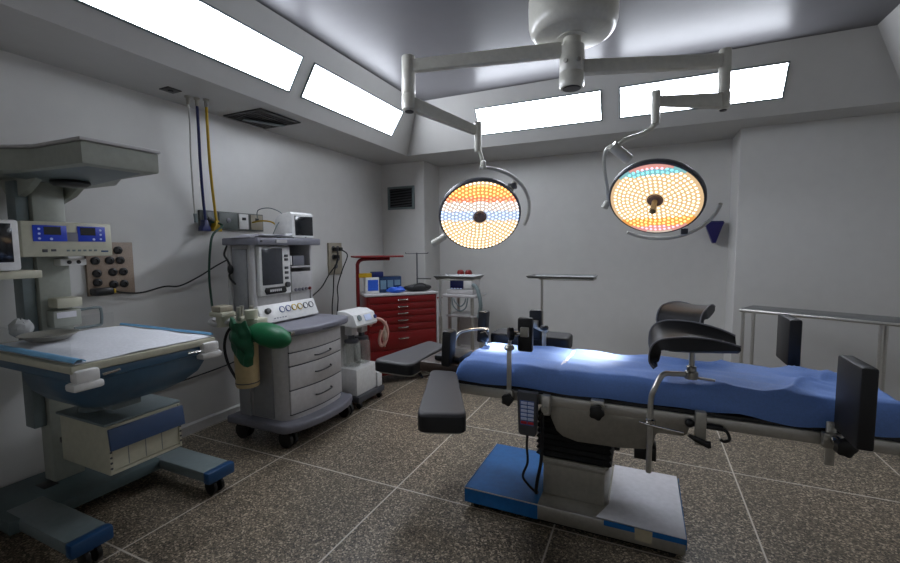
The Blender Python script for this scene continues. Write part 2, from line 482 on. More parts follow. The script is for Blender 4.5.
        MB().lathe([(.016,.31), (.024,.315), (.027,.40), (.028,.435), (.016,.442)], head+n*-.03, (rt*-.80-up*.60), 14).build('side_handle', LAMPW, hd)
    else:
        MB().lathe([(.018,.015), (.016,.06), (.019,.075), (.021,.12), (.012,.128)], head, n, 16).build('centre_handle', mat('lamp_grip', (140,118,84), .5), hd)
        yk = MB()
        k0 = q(-.215, .425, -.04); k1 = q(-.125, .31, -.03); km = k0.lerp(k1, .3)
        yk.tube(crom([pivot+V(0,0,-.10), pivot+V(-.01,-.0,-.15), pivot+V(-.06,-.02,-.20), km+V(.03,0,.05), km], 6), .0155, 10)
        yk.tube([k0, k1], .034, 14)
        yk.tube(crom([k0, q(-.265,.38,-.06), q(-.297,.27,-.07), q(-.308,.1,-.07), q(-.312,-.03,-.05)], 6), .0125, 8)
        yk.tube([q((R+.085)*sin(a_), -(R+.075)*cos(a_), -.03) for a_ in [radians(-36+4*i) for i in range(29)]], .0125, 8)
        yk.build('yoke', LAMPW, hd)
        MB().box(-.022,.022,-.02,.02,-.02,.02,.006, M=Matrix.Translation(q(.15,-R*1.08,-.04))).build('joint', DGREY, hd)
        MB().lathe([(.020,0), (.024,.01), (.024,.05), (.014,.056)], q(-.315,-.02,-.05), (rt*-.5-up*.6+n*.5), 14).build('side_knob', LAMPW, hd)
    MB().lathe([(.03,.07), (.028,0), (.026,-.14), (.018,-.145)], tuple(pivot-V(0,0,.005)), seg=16).build('swivel_joint', LAMPW, SL)
    return head, n

LEDBASE = mat('led_base', (150,140,120), .4)
LEDC = dict(warm=(255,236,198), orange=(255,196,110), red=(255,150,110), white=(246,240,236), blue=(172,206,255), pink=(255,160,180), teal=(110,206,220))
GLC = dict(warm=(218,184,140), orange=(232,158,82), red=(228,132,92), white=(206,188,172), blue=(172,180,200), pink=(214,150,140), teal=(130,182,186))
LEDS = {k: emit('led_'+k, v, 2.2) for k, v in LEDC.items()}
GLOW = {k: emit('lens_glow_'+k, v, .82) for k, v in GLC.items()}
BEAMS = [lamp('left'), lamp('right')]
for (hp, hn), aim, nm in zip(BEAMS, (V(-.87,2.58,.87), V(-.27,2.58,.87)), ('left','right')):
    ld = bpy.data.lights.new('surgical_beam', 'SPOT'); ld.energy = 190; ld.color = (1.0, .83, .62)
    ld.spot_size = radians(25); ld.spot_blend = 1.0; ld.shadow_soft_size = .05
    lo = bpy.data.objects.new('surgical_beam', ld); COL.objects.link(lo)
    p = hp+hn*.15
    lo.location = p; lo.rotation_euler = (aim-p).to_track_quat('-Z', 'Y').to_euler()

# ================================================================== INFANT WARMER (left)
W = thing('infant_warmer', 'tall infant warmer with overhead heater hood and blue tub at the left wall', 'infant warmer', (-2.95,1.35,0))
MB().prism([(-3.30,.93), (-2.82,.93), (-2.80,.99), (-2.80,1.76), (-2.84,1.82), (-3.30,1.82)], .095, .165, 'z', .012).build('base', WBASE, W)
MB().box(-3.14,-3.04,1.16,1.23,.1655,.168,.001).build('base_slot', BLKP, W)
for y0, y1 in ((.965,1.135), (1.64,1.815)):
    l = MB().box(-2.98 if y0 < 1.2 else -2.86,-2.385,y0,y1,.10,.1665,.014).build('leg', WGREY, W)
    MB().box(-2.386,-2.33,y0-.004,y1+.004,.095,.168,.014).build('end_cap', CAPB, l, label='blue end cap')
for x, y in ((-2.41,1.06), (-2.41,1.72), (-3.20,1.0), (-3.20,1.75)):
    w = MB().box(x-.028,x+.028,y-.03,y+.03,.062,.098,.008).build('caster', DGREY, W)
    m = MB()
    for s_ in (-1, 1): m.lathe([(.02,-.012), (.045,-.010), (.048,0), (.045,.010), (.02,.012)], (x+.015,y+s_*.024,.0485), (0,1,0), 20)
    m.build('wheel', BLKP, w)
MB().box(-3.19,-3.075,1.225,1.375,.16,1.94,.01).build('column', WCREAM, W)
MB().box(-3.20,-3.10,1.165,1.222,.5,1.88,.006).build('column_track', WGREY, W)
# hood
hood = MB().prism([(-2.335,1.12), (-2.33,1.455), (-2.70,1.48), (-2.98,1.60), (-3.34,1.60), (-3.34,1.0), (-2.94,1.0), (-2.72,1.105)], 1.895, 1.998, 'z', .01).build('heater_hood', WCREAM, W)
MB().prism([(-2.325,1.112), (-2.32,1.463), (-2.70,1.488), (-2.985,1.608), (-3.345,1.608), (-3.345,.992), (-2.938,.992), (-2.715,1.097)], 1.998, 2.014, 'z', .005).build('hood_lid', LGREY, hood)
MB().rings([[V(-2.40,1.17,1.895), V(-2.40,1.41,1.895), V(-3.05,1.52,1.895), V(-3.05,1.10,1.895)], [V(-2.5,1.22,1.888), V(-2.5,1.36,1.888), V(-2.98,1.42,1.872), V(-2.98,1.20,1.872)]]).build('reflector', WGREY, hood)
MB().lathe([(.085,0), (.088,-.012), (.07,-.026), (.01,-.03)], (-2.86,1.31,1.874), seg=28).build('heater_lamp', BLKP, hood)
MB().prism([(-3.345,1.915), (-2.82,1.915), (-2.90,1.88), (-3.04,1.81), (-3.20,1.77)], 1.18, 1.215, 'y', .006).build('bracket', WCREAM, W)
MB().prism([(-3.345,1.915), (-2.82,1.915), (-2.90,1.88), (-3.04,1.81), (-3.20,1.77)], 1.385, 1.42, 'y', .006).build('bracket', WCREAM, W)
# control box facing the room
cb = MB().box(-3.04,-2.905,1.105,1.515,1.468,1.655,.008).build('control_box', CREAM, W)
for y0, y1 in ((1.15,1.295), (1.345,1.48)):
    dp = MB().box(-2.906,-2.901,y0,y1,1.55,1.635,.001).build('display', PANELB, cb, label='blue display')
    MB().box(-2.902,-2.8995,y0+.045 if y0 < 1.3 else y0+.012,y0+.118 if y0 < 1.3 else y0+.085,1.585,1.628).build('readout', SCREEN, dp)
    for k in range(3): MB().lathe([(.006,0), (.006,.002), (.001,.002)], (-2.901,y0+.025 if y0 < 1.3 else y0+.11,1.565+k*.025), (1,0,0), 10).build('button', BTN, dp)
    MB().lathe([(.007,0), (.007,.002), (.001,.002)], (-2.901,y0+.075,1.563), (1,0,0), 10).build('button', BTN, dp)
MB().box(-2.906,-2.902,1.295,1.345,1.55,1.60).build('divider', MGREY, cb)
for q in ((1.185,1.205,1.492), (1.222,1.242,1.496)): MB().box(-2.906,-2.9,q[0],q[1],q[2],1.508).build('switch', DGREY, cb)
for k in range(6): MB().box(-2.906,-2.902,1.29+k*.026,1.303+k*.026,1.495,1.505).build('key', WGREY, cb)
MB().box(-2.906,-2.902,1.455,1.49,1.49,1.499).build('name_plate', CAPB, cb)
sb = MB().box(-3.05,-2.98,1.29,1.415,1.415,1.452,.004).build('socket_box', LWHITE, W)
for y in (1.33, 1.375): MB().lathe([(.011,0), (.011,.004), (.002,.004)], (-2.98,y,1.434), (1,0,0), 12).build('socket', BLKP, sb)
MB().box(-3.06,-2.955,1.25,1.37,1.18,1.235,.008).build('gauge_box', CREAM, W)
pl = MB().box(-3.06,-2.98,1.24,1.37,1.07,1.165,.006).build('rail_plate', WCREAM, W)
MB().box(-2.981,-2.977,1.255,1.345,1.122,1.155).build('white_tag', PAPER, pl)
MB().tube(crom([(-3.0,1.34,1.155), (-3.0,1.46,1.158), (-3.0,1.478,1.14), (-3.0,1.478,1.07), (-3.0,1.46,1.05), (-3.0,1.34,1.05)], 4), .008, 8).build('side_rail', WGREY, W)
MB().box(-3.22,-2.86,.78,1.16,1.36,1.40,.006).build('monitor_shelf', CREAM, W)
# bed
tr = MB().box(-3.17,-2.215,.965,1.645,.968,1.005,.010).build('bed_tray', CREAM, W)
def tubring(z, a, b, c_, d_):
    return [V(x, y, z) for x, y in ((a,c_+.03), (a+.03,c_), (b-.03,c_), (b,c_+.03), (b,d_-.03), (b-.03,d_), (a+.03,d_), (a,d_-.03))]
MB().box(-3.15,-2.225,.985,1.625,.922,.967,.008).build('bed_rail', WDARKB, W)
MB().rings([tubring(.921,-2.74,-2.235,.99,1.62), tubring(.88,-2.735,-2.24,.995,1.612), tubring(.83,-2.71,-2.255,1.01,1.585), tubring(.785,-2.66,-2.285,1.045,1.52), tubring(.755,-2.60,-2.325,1.10,1.44), tubring(.738,-2.55,-2.38,1.18,1.36)]).build('tub', WDARKB, W, sharp=60)
MB().box(-2.55,-2.40,1.2,1.34,.70,.75,.01).build('tub_mount', WGREY, W)
MB().cyl((-2.75,1.29,.62),(-2.75,1.29,.76),.07).build('lift_post', WGREY, W)
for y, s_ in ((1.015, 1), (1.60, -1)):
    m = MB(); m.box(-2.26,-2.185,y-.06,y+.06,.895,.93,.012); m.box(-2.25,-2.192,y-.045,y+.05,.926,.985,.014)
    m.build('corner_latch', LWHITE, W)
    MB().cyl((-2.205,y+s_*.06,.945),(-2.205,y+s_*.13,.95),.006,seg=8).build('latch_pin', CHROME, W)
MB().box(-3.10,-2.22,.968,.974,1.006,1.135,.002).build('side_panel', CLR, W, label='clear acrylic side panel')
MB().box(-3.15,-3.144,1.0,1.62,1.006,1.10,.002).build('end_panel', CLR, W, label='clear acrylic end panel')
# drawer cabinet
cab = MB()
cab.box(-2.87,-2.425,1.185,1.20,.365,.617,.004); cab.box(-2.87,-2.425,1.54,1.555,.365,.617,.004)
cab.box(-2.87,-2.425,1.2,1.54,.365,.38,.003); cab.box(-2.87,-2.855,1.2,1.54,.38,.617); cab.box(-2.87,-2.43,1.2,1.54,.60,.617)
cab = cab.build('cabinet', CREAM, W)
MB().box(-2.89,-2.435,1.175,1.565,.618,.632,.005).build('cabinet_top', WGREY, W)
dr = MB().box(-2.85,-2.432,1.203,1.538,.385,.50).build('drawer', CREAM, W)
for k in range(3): MB().box(-2.4325,-2.4305,1.275+k*.085,1.278+k*.085,.39,.50).build('rib', WGREY, dr)
for y in (1.193,1.547):
    for k in range(4): MB().lathe([(.006,0), (.006,.002), (.001,.002)], (-2.425,y,.40+k*.028), (1,0,0), 8).build('screw', DGREY, cab)
MB().box(-.008,.008,-.19,.19,-.055,.055,.004, M=Matrix.Translation((-2.412,1.372,.552)) @ Matrix.Rotation(radians(-8),4,'Y')).build('drawer_front', WBLUE, W, label='blue drawer front')
MB().box(-2.99,-2.94,1.225,1.255,.42,.45,.004).build('cabinet_knob', BLKP, W)

# things on the warmer
pad = thing('absorbent_pad', 'white absorbent pad with light blue edges spread on the warmer bed', 'pad', (-2.62,1.3,1.006))
def padf(u, v):
    x = -3.08+.855*u; y = .985+.64*v
    e = min(u, 1-u, v, 1-v)
    z = 1.012+min(.022, .16*e)+.006*noise.noise((x*5, y*6, 2))
    return V(x, y, z)
MB().shell(padf, 30, 22, .004).build('sheet', PADW, pad)
for y0, wd in ((.975,.05), (1.617,.018)):
    MB().shell(lambda u, v: V(-3.085+.865*u, y0+wd*v, 1.0135+.012*sin(pi*v)+.006+.003*noise.noise((u*9, y0, 1))), 30, 6, .004).build('border', LBLUE, pad, label='light blue edge')
t = thing('steel_bowl', 'shallow steel bowl resting on the white pad at the column', 'bowl', (-2.81,1.145,1.04))
MB().lathe([(.075,0), (.10,.018), (.118,.03), (.124,.032), (.12,.034), (.10,.024), (.075,.007), (.005,.006)], (-2.81,1.145,1.04), seg=36).build('bowl', STEELD, t)
MB().lathe([(.07,.0075), (.05,.011), (.004,.012)], (-2.81,1.145,1.04), seg=24).build('liner', DGREY, t)
def cloth(u, v):
    a = 2*pi*u; r = .8*sin(pi*(.03+.94*v)); k = 1+.28*noise.noise((3*cos(a), 3*sin(a), v*4))
    return V(-2.99+.055*r*k*cos(a), 1.105+.06*r*k*sin(a), 1.042+.05*(1-cos(pi*v))*(1+.2*noise.noise((u*6, v*6, 3))))
MB().shell(cloth, 20, 14, .002).build('cloth', mat('grey_white_cloth', (176,178,178), .8), thing('crumpled_cloth', 'crumpled white cloth at the back end of the warmer bed', 'cloth', (-2.99,1.105,1.03)))
t = thing('warmer_monitor', 'white monitor with dark screen cut off by the left picture edge', 'monitor', (-2.88,.95,1.4))
MB().box(-2.98,-2.84,.80,1.075,1.402,1.655,.014).build('case', LWHITE, t)
MB().box(-2.842,-2.836,.825,1.045,1.445,1.635,.004).build('screen', SCREEN, t)

# ================================================================== WALL FITTINGS (left)
t = thing('socket_panel', 'speckled wall panel full of round black sockets behind the warmer', 'socket panel', (XL,1.72,1.38))
MB().box(XL+.001,XL+.022,1.585,1.872,1.195,1.555,.004).build('plate', SPECK, t)
for y, z in ((1.775,1.50), (1.72,1.43), (1.785,1.43), (1.635,1.43), (1.735,1.35), (1.80,1.35), (1.64,1.345), (1.64,1.285), (1.735,1.265), (1.80,1.265)):
    MB().lathe([(.027,0), (.027,.008), (.02,.012), (.012,.012), (.010,.006), (.002,.006)], (XL+.022,y,z), (1,0,0), 18).build('socket', BLKP, t)
t = thing('power_plug', 'black plug with black lead trailing right from the speckled socket panel', 'power cord', (XL+.06,1.62,1.22))
MB().box(XL+.03,XL+.10,1.585,1.70,1.20,1.25,.012).build('plug', BLKP, t)
MB().box(XL+.04,XL+.09,1.70,1.715,1.21,1.24,.006).build('indicator', YEL, t)
MB().tube(crom([(XL+.06,1.71,1.225), (XL+.03,1.80,1.20), (XL+.02,1.92,1.19), (XL+.02,2.08,1.22), (XL+.02,2.2,1.215), (XL+.03,2.36,1.28), (XL+.05,2.50,1.36), (XL+.1,2.60,1.42), (-3.19,2.62,1.44)], 6), .006, 8).build('lead', RUB, t)
t = thing('electric_flex', 'thin black lead along the lower left wall beneath the tub', 'power cord', (XL+.02,2.0,.8))
MB().tube(crom([(XL+.012,1.60,.475), (XL+.012,1.94,.458), (XL+.012,2.24,.455), (XL+.012,2.64,.485), (XL+.012,2.85,.535), (XL+.012,3.05,.60)], 6), .006, 8).build("lead", RUB, t)

GASP = mat('gas_plate', (84,92,88), .45)
g = thing('medical_gas_unit', 'steel medical gas outlet panel on the left wall above the anaesthesia machine', 'gas panel', (XL,2.72,1.74))
MB().box(XL+.001,XL+.03,2.395,3.035,1.665,1.825,.004).build('back_plate', mat('gas_back', (96,100,96), .45), g)
for y0, y1, m_, n_ in ((2.41,2.54,GASP,'gas_outlet'), (2.56,2.74,GASP,'gas_outlet'), (2.76,2.86,LWHITE,'switch_plate'), (2.885,3.02,BEIGE,'socket_plate')):
    q = MB().box(XL+.03,XL+.04,y0,y1,1.68,1.815,.004).build(n_, m_, g)
    yc = (y0+y1)/2
    if n_ == 'gas_outlet': MB().lathe([(.022,0), (.022,.005), (.010,.008), (.003,.008)], (XL+.04,yc,1.75), (1,0,0), 18).build('port', BLKP if y0 < 2.5 else MGREY, q)
    else: MB().box(XL+.04,XL+.045,yc-.02,yc+.02,1.76,1.785,.002).build('socket', BLKP, q)
for nm, lab, mt, xt, yt, yb, zb, dx in (
  ('gas_hose','blue gas hose dropping from the soffit to the wall panel',NAVY,-3.12,2.262,2.40,1.70,.0),
  ('gas_hose','yellow gas hose dropping from the soffit to the wall panel',YEL,-3.08,2.308,2.50,1.70,.0),
  ('gas_hose','white hose hanging loose from the soffit left of the blue one',HOSEW,-3.14,2.205,2.27,1.76,.03)):
    t = thing(nm, lab, 'hose', (xt,yt,ZS), 0, 'hoses from the soffit')
    xe = XL+.085 if mt is not HOSEW else -3.22
    MB().tube(crom([(xt,yt,ZS-.05), (xt-.005+dx*.3,yt+.005,2.45), (xt+(xe-xt)*.25,yt+(yb-yt)*.22,2.2), (xt+(xe-xt)*.7,yt+(yb-yt)*.65,1.95), (xe,yb,zb+.02)], 8), .0105 if mt is not HOSEW else .007, 10).build('tube', mt, t)
    MB().lathe([(.022,-.001), (.022,-.012), (.014,-.016), (.014,-.06), (.004,-.062)], (xt,yt,ZS), seg=16).build('ceiling_fitting', STEELD, t)
    if mt is HOSEW:
        MB().cyl((xe,yb,zb+.02),(xe,yb+.005,zb-.05),.013,seg=12).build('end_fitting', WGREY, t)
    else:
        MB().prism([(yb-.04,zb-.05), (yb+.04,zb-.05), (yb+.036,zb-.02), (yb+.02,zb+.0), (yb+.015,zb+.04), (yb-.015,zb+.04), (yb-.02,zb), (yb-.036,zb-.02)], XL+.04, XL+.10, 'x', .006).build('connector', mt, t)
t = thing('ceiling_cover_plate', 'small dark cover plate in the soffit left of the hoses', 'cover plate', (-3.12,2.07,ZS))
MB().box(-3.17,-3.07,2.015,2.115,ZS-.008,ZS-.001,.002).build('plate', DKGRILLE, t)
MB().lathe([(.02,-.008), (.018,-.016), (.003,-.017)], (-3.12,2.065,ZS), seg=14).build('stub', BLKP, t)

t = thing('wall_outlet', 'beige outlet plate crowded with black plugs beyond the anaesthesia machine', 'wall outlet', (XL,4.09,1.38))
MB().box(XL+.001,XL+.025,3.965,4.20,1.19,1.565,.004).build('plate', BEIGE, t)
for y, z in ((4.04,1.50), (4.12,1.50), (4.04,1.40), (4.12,1.38), (4.08,1.29)):
    MB().lathe([(.028,0), (.028,.006), (.008,.008)], (XL+.025,y,z), (1,0,0), 14).build('socket', DGREY, t)
for i, (pts, lab) in enumerate((
  ([(XL+.06,4.05,1.49), (XL+.10,4.03,1.42), (XL+.06,4.0,1.2), (XL+.06,3.98,1.0), (XL+.08,3.93,.86), (XL+.1,3.9,.74)], 'black cord hanging straight down from the beige outlet'),
  ([(XL+.06,4.12,1.49), (XL+.12,4.18,1.42), (XL+.09,4.12,1.25), (XL+.05,4.07,1.05), (XL+.06,4.06,.9), (XL+.07,4.02,.72)], 'black cord looping right before it drops from the beige outlet'),
  ([(XL+.06,4.06,1.40), (XL+.11,4.0,1.33), (XL+.07,3.9,1.2), (XL+.06,3.8,1.08), (XL+.1,3.65,1.02), (XL+.2,3.42,.98)], 'black cord sweeping left from the beige outlet towards the machine'))):
    t = thing('electric_flex', lab, 'power cord', tuple(pts[0]), 0, 'cords at the beige outlet')
    MB().box(XL+.0255,XL+.085,pts[0][1]-.028,pts[0][1]+.028,pts[0][2]-.022,pts[0][2]+.022,.01).build('plug', BLKP, t)
    MB().tube(crom(pts, 6), .007, 8).build('lead', RUB, t)

# ================================================================== ANAESTHESIA MACHINE
A = thing('anaesthesia_machine', 'grey anaesthesia machine with screen tower and curved drawer cabinet', 'anaesthesia machine', (-2.75,2.7,0))
def bulge(x0, xf, y0, y1, b, r=.05, n=9):
    """Plan outline: flat back at x0, front bowed out by b at xf."""
    pts = [(x0, y0)]
    for i in range(n+1):
        t = i/n; y = y0+(y1-y0)*t
        x = xf+b*(1-(2*t-1)**2)
        if i == 0: pts += [(x-r, y), (x-.25*r, y+.3*r)]
        elif i == n: pts += [(x-.25*r, y-.3*r), (x-r, y)]
        else: pts.append((x, y))
    return pts+[(x0, y1)]
MB().prism(bulge(-2.99,-2.37,2.285,3.10,.085), .125, .19, 'z', .016).build('bumper_base', MGREY, A, sharp=50)
for x, y in ((-2.45,2.37), (-2.90,2.36), (-2.42,3.02), (-2.92,3.03)):
    w = MB().box(x-.03,x+.03,y-.03,y+.03,.095,.128,.008).build('caster', DGREY, A)
    m = MB()
    for s_ in (-1, 1): m.lathe([(.02,-.016), (.061,-.014), (.064,0), (.061,.014), (.02,.016)], (x+.01,y+s_*.024,.0645), (0,1,0), 22)
    m.build('wheel', BLKP, w)
MB().prism(bulge(-2.93,-2.445,2.365,3.03,.05), .19, .845, 'z').build('cabinet', LGREY, A, sharp=50)
MB().box(-2.92,-2.80,2.345,2.364,.19,.84,.006).build('side_panel', SIDEG, A)
MB().box(-2.77,-2.56,2.352,2.364,.20,.83,.006).build('side_panel', SIDEG, A)
def front(z0, z1, y0=2.40, y1=3.0, off=.006):
    n = 10; pts = []
    def xf(y): t = (y-2.365)/(3.03-2.365); return -2.445+.05*(1-(2*t-1)**2)
    a = [(xf(y0+(y1-y0)*i/n)+off, y0+(y1-y0)*i/n) for i in range(n+1)]
    return MB().prism(a+[(x-.03, y) for x, y in a[::-1]], z0, z1, 'z', .003), xf
for z0, z1, nm in ((.716,.835,'front_panel'), (.612,.706,'drawer'), (.426,.602,'drawer'), (.235,.416,'drawer')):
    b, xf = front(z0, z1); d = b.build(nm, LGREY, A, sharp=50)
    if nm == 'drawer':
        zc = (z0+z1)/2+(.0 if z1 > .65 else .01)
        MB().tube(crom([(xf(2.63)+.004,2.63,zc-.006), (xf(2.64)+.03,2.645,zc-.004), (xf(2.72)+.036,2.72,zc), (xf(2.80)+.03,2.80,zc+.004), (xf(2.82)+.004,2.815,zc+.006)], 4), .006, 8).build('handle', DGREY, d)
# real grooves between the drawers, their shade put into colour: dark liner behind
b, xf = front(.225, .84, 2.402, 2.998, .0015); b.build('liner', DGREY, A, sharp=50)
wt = MB().prism(bulge(-2.93,-2.375,2.315,3.075,.065), .850, .905, 'z', .014).build('worktop', MGREY, A, sharp=50)
MB().prism([(-2.362+.055*(1-(2*t/8-1)**2)+.004, 2.50+.45*t/8) for t in range(9)]+[(-2.362+.055*(1-(2*t/8-1)**2)-.02, 2.50+.45*t/8) for t in range(8,-1,-1)], .862, .873, 'z').build('lip', DGREY, wt)
MB().box(-2.40,-2.355,2.35,2.39,.865,.892,.004).build('lock', CHROME, wt)
# tower
tw = MB()
tw.box(-3.08,-2.80,2.43,2.47,.905,1.53,.006); tw.box(-3.08,-2.775,3.03,3.055,.905,1.53,.006)
tw.box(-3.08,-3.04,2.47,3.03,.905,1.53); tw.box(-3.04,-2.80,2.47,2.80,.905,1.53); tw.box(-3.04,-2.79,2.80,3.03,.905,1.29)
tw = tw.build('tower', LGREY, A)
for x in (-2.80, -3.05): MB().cyl((x,2.425,.905),(x,2.425,1.53),.022,seg=16).build('tower_post', LGREY, A)
MB().box(-3.02,-2.86,2.418,2.43,.93,1.50,.004).build('tower_side', SIDEG, A)
sc = MB().box(-2.82,-2.755,2.45,2.775,1.125,1.52,.010).build('screen_module', LWHITE, A)
MB().box(-2.757,-2.750,2.475,2.685,1.21,1.505,.004).build('screen', SCREENG, sc)
lb = MB().prism([(2.505+.0,1.135), (2.70,1.135), (2.715,1.15), (2.70,1.19), (2.50,1.19), (2.488,1.165)], -2.757, -2.742, 'x', .006).build('label_plate', BLKP, sc)
m = MB()
for k in range(6): m.box(-2.7425,-2.7412,2.535+k*.021,2.549+k*.021,1.155,1.173)
m.build('lettering', LWHITE, lb)
for k, z in enumerate((1.43,1.40,1.33,1.29,1.245)): MB().box(-2.757,-2.748,2.708,2.745,z,z+.022,.003).build('key', DGREY, sc)
MB().lathe([(.024,0), (.022,.018), (.004,.02)], (-2.755,2.73,1.20), (1,0,0), 18).build('dial', DGREY, sc)
rp = MB().box(-2.79,-2.762,2.79,3.03,1.125,1.30,.006).build('connector_panel', LGREY, A)
for k in range(5): MB().lathe([(.014,0), (.014,.012), (.004,.014)], (-2.762,2.83+k*.042,1.145), (1,0,0), 14).build('knob', RED if k == 4 else MGREY, rp)
MB().box(-2.80,-2.765,2.80,3.03,1.335,1.35,.003).build('inner_shelf', LGREY, A)
MB().box(-2.98,-2.80,2.85,2.99,1.351,1.44,.006).build('vaporizer', MGREY, A)
MB().box(-2.785,-2.775,2.795,2.815,1.36,1.44,.003).build('slide', LWHITE, A)
# sloped strip with gauges
M = Matrix.Translation((-2.70,2.68,.985)) @ Matrix.Rotation(radians(-22),4,'Y')
st = MB().box(-.03,.02,-.31,.31,-.075,.075,.008, M=M).build('gauge_strip', LWHITE, A)
cols = ((120,130,170), (120,130,170), (190,160,50), (190,160,50), (110,112,120), (110,112,120))
for k in range(6):
    y = -.085+k*.066; mm = mat('gauge_ring_%d' % (k//2), cols[k], .4)
    p = M @ V(.020,y,.018); n = (M.to_3x3() @ V(1,0,0))
    gq = MB().lathe([(.027,0), (.027,.008), (.022,.010), (.021,.006), (.002,.006)], p, n, 20).build('gauge', [mm], st)
    MB().lathe([(.020,.0065), (.001,.0075)], p, n, 16).build('dial', LWHITE, gq)
p = M @ V(.02,-.235,.02)
MB().lathe([(.024,0), (.022,.025), (.004,.028)], p, M.to_3x3() @ V(1,0,0), 16).build('knob', BLKP, st)
m = MB()
for k in range(5): m.box(.0205,.0215,-.19+k*.028,-.172+k*.028,-.05,-.042, M=M)
m.build('markings', MGREY, st)
ts = MB().prism([(-3.08,2.385), (-2.72,2.385), (-2.705,2.40), (-2.69,2.7), (-2.695,3.06), (-2.71,3.10), (-3.08,3.10)], 1.53, 1.588, 'z', .008).build('top_shelf', MGREY, A)
MB().box(-2.693,-2.688,2.57,2.68,1.548,1.572).build('badge', LGREY, ts)
for y in (2.43,3.03): MB().lathe([(.008,0), (.008,.008), (.001,.008)], (-2.705,y,1.56), (1,0,0), 10).build('screw', BLKP, ts)
# breathing circuit block on the left side
ab = MB()
ab.box(-2.80,-2.52,2.20,2.30,.93,1.0,.012); ab.cyl((-2.60,2.22,1.0),(-2.60,2.22,1.06),.045,seg=20); ab.box(-2.92,-2.78,2.12,2.24,1.005,1.04,.01)
ab.cyl((-2.84,2.18,.93),(-2.84,2.18,1.01),.05,seg=18); ab.box(-2.86,-2.60,2.30,2.36,.90,.96,.01)
ab.build('breathing_block', CREAM, A)
m = MB(); m.box(-2.90,-2.80,2.125,2.235,1.04,1.085,.008); m.build('absorber_head', BEIGE, A)
for x, y in ((-2.70,2.19), (-2.74,2.25), (-2.66,2.27)): MB().cyl((x,y,.98),(x+.01,y,1.08),.016,seg=12).build('valve', STEELD, A)
MB().cyl((-2.80,2.30,1.0),(-2.80,2.32,1.16),.016,seg=12).build('flow_tube', CLR, A); MB().cyl((-2.75,2.31,.99),(-2.75,2.31,1.14),.016,seg=12).build('flow_tube', CLR, A)
m = MB(); m.tube(crom([(-2.75,2.2,.98), (-2.86,2.15,.95), (-2.93,2.15,.955), (-2.98,2.2,.96), (-2.9,2.3,.98)], 6), .022, 10); m.build('corrugated_hose', LGREY, A)
cn = MB().lathe([(.05,.475), (.078,.48), (.084,.492), (.084,.79), (.089,.795), (.089,.81), (.05,.815)], (-2.69,2.24,0), seg=30).build('absorber_canister', AMBER, A, label='cream canister')
MB().lathe([(.0855,.51), (.0855,.518)], (-2.69,2.24,0), seg=30).build('band', DGREY, cn)
MB().box(-2.72,-2.62,2.2,2.30,.81,.94,.01).build('canister_mount', DGREY, A)
t = thing('breathing_bag', 'green rubber breathing bag lying against the corner of the anaesthesia machine', 'breathing bag', (-2.5,2.16,.9))
prof = [(-2.60,.016), (-2.57,.022), (-2.53,.05), (-2.47,.075), (-2.40,.086), (-2.32,.082), (-2.25,.062), (-2.21,.034), (-2.195,.008)]
MB().tube([V(x, 2.185-.02*(x+2.6), .930-.15*(x+2.6)) for x, r in prof], [r for x, r in prof], 20).build('bag', GREEN, t, sharp=80)
t = thing('mask_pouch', 'crumpled dark green pouch draped over the cream canister', 'pouch', (-2.6,2.1,.9))
def pouch(u, v):
    z = 1.005-.30*v; w = .105*(1-.45*abs(2*v-.9)**2.2)
    x = -2.575+w*(2*u-1)+.03*(v-.3)
    return V(x, 2.105-.03*sin(pi*u)-.022*noise.noise((u*4, v*5, 7))+.02*v, z+.02*sin(6*u))
MB().shell(pouch, 16, 18, .02).build('pouch', DGREEN, t, sharp=60)
t = thing('drain_hose', 'black hose curving down left of the anaesthesia machine', 'hose', (-2.8,2.2,.7))
MB().tube(crom([(-2.76,2.20,.95), (-2.80,2.17,.88), (-2.82,2.16,.78), (-2.79,2.16,.66), (-2.72,2.17,.55), (-2.68,2.2,.50)], 7), .010, 10).build('tube', RUB, t)
t = thing('oxygen_hose', 'dark green hose running down from the gas panel behind the tower', 'hose', (-3.2,2.4,1.5))
MB().tube(crom([(XL+.06,2.47,1.73), (-3.24,2.52,1.70), (-3.20,2.40,1.62), (-3.19,2.36,1.5), (-3.19,2.34,1.3), (-3.18,2.34,1.1), (-3.10,2.30,.98), (-2.92,2.24,.97)], 7), .009, 10).build('tube', mat('hose_green_black', (22,62,46), .45), t)
t = thing('sensor_lead', 'black lead hanging beside the left edge of the screen tower', 'power cord', (-3.1,2.4,1.5))
MB().tube(crom([(-3.05,2.405,1.53), (-3.07,2.39,1.46), (-3.02,2.38,1.41), (-3.0,2.39,1.35), (-3.02,2.39,1.28), (-2.97,2.40,1.22)], 6), .008, 8).build('lead', RUB, t)
MB().ball((-3.0,2.385,1.34), (.025,.02,.04)).build('connector', RUB, t)
# on the top shelf
t = thing('patient_monitor', 'white patient monitor with dark screen on top of the anaesthesia machine', 'monitor', (-2.85,2.95,1.588))
MB().prism([(-2.98,1.589), (-2.79,1.589), (-2.775,1.60), (-2.78,1.80), (-2.80,1.818), (-2.93,1.80), (-2.98,1.74)], 2.83, 3.095, 'y', .010).build('case', LWHITE, t)
MB().box(-2.781,-2.771,2.865,3.08,1.615,1.785,.004).build('screen', SCREEN, t)
MB().ball((-2.772,2.99,1.602), (.006,.012,.008)).build('knob', LGREY, t)
t = thing('paper_stack', 'loose stack of white papers on the machine shelf', 'papers', (-2.9,2.5,1.588))
for k in range(5):
    MB().box(-.11,.11,-.15,.15,0,.004, M=Matrix.Translation((-2.87+.015*k,2.53+.012*k,1.5895+.0055*k)) @ Matrix.Rotation(radians((7,-9,3,14,-4)[k]),4,'Z')).build('sheet', PAPER, t)
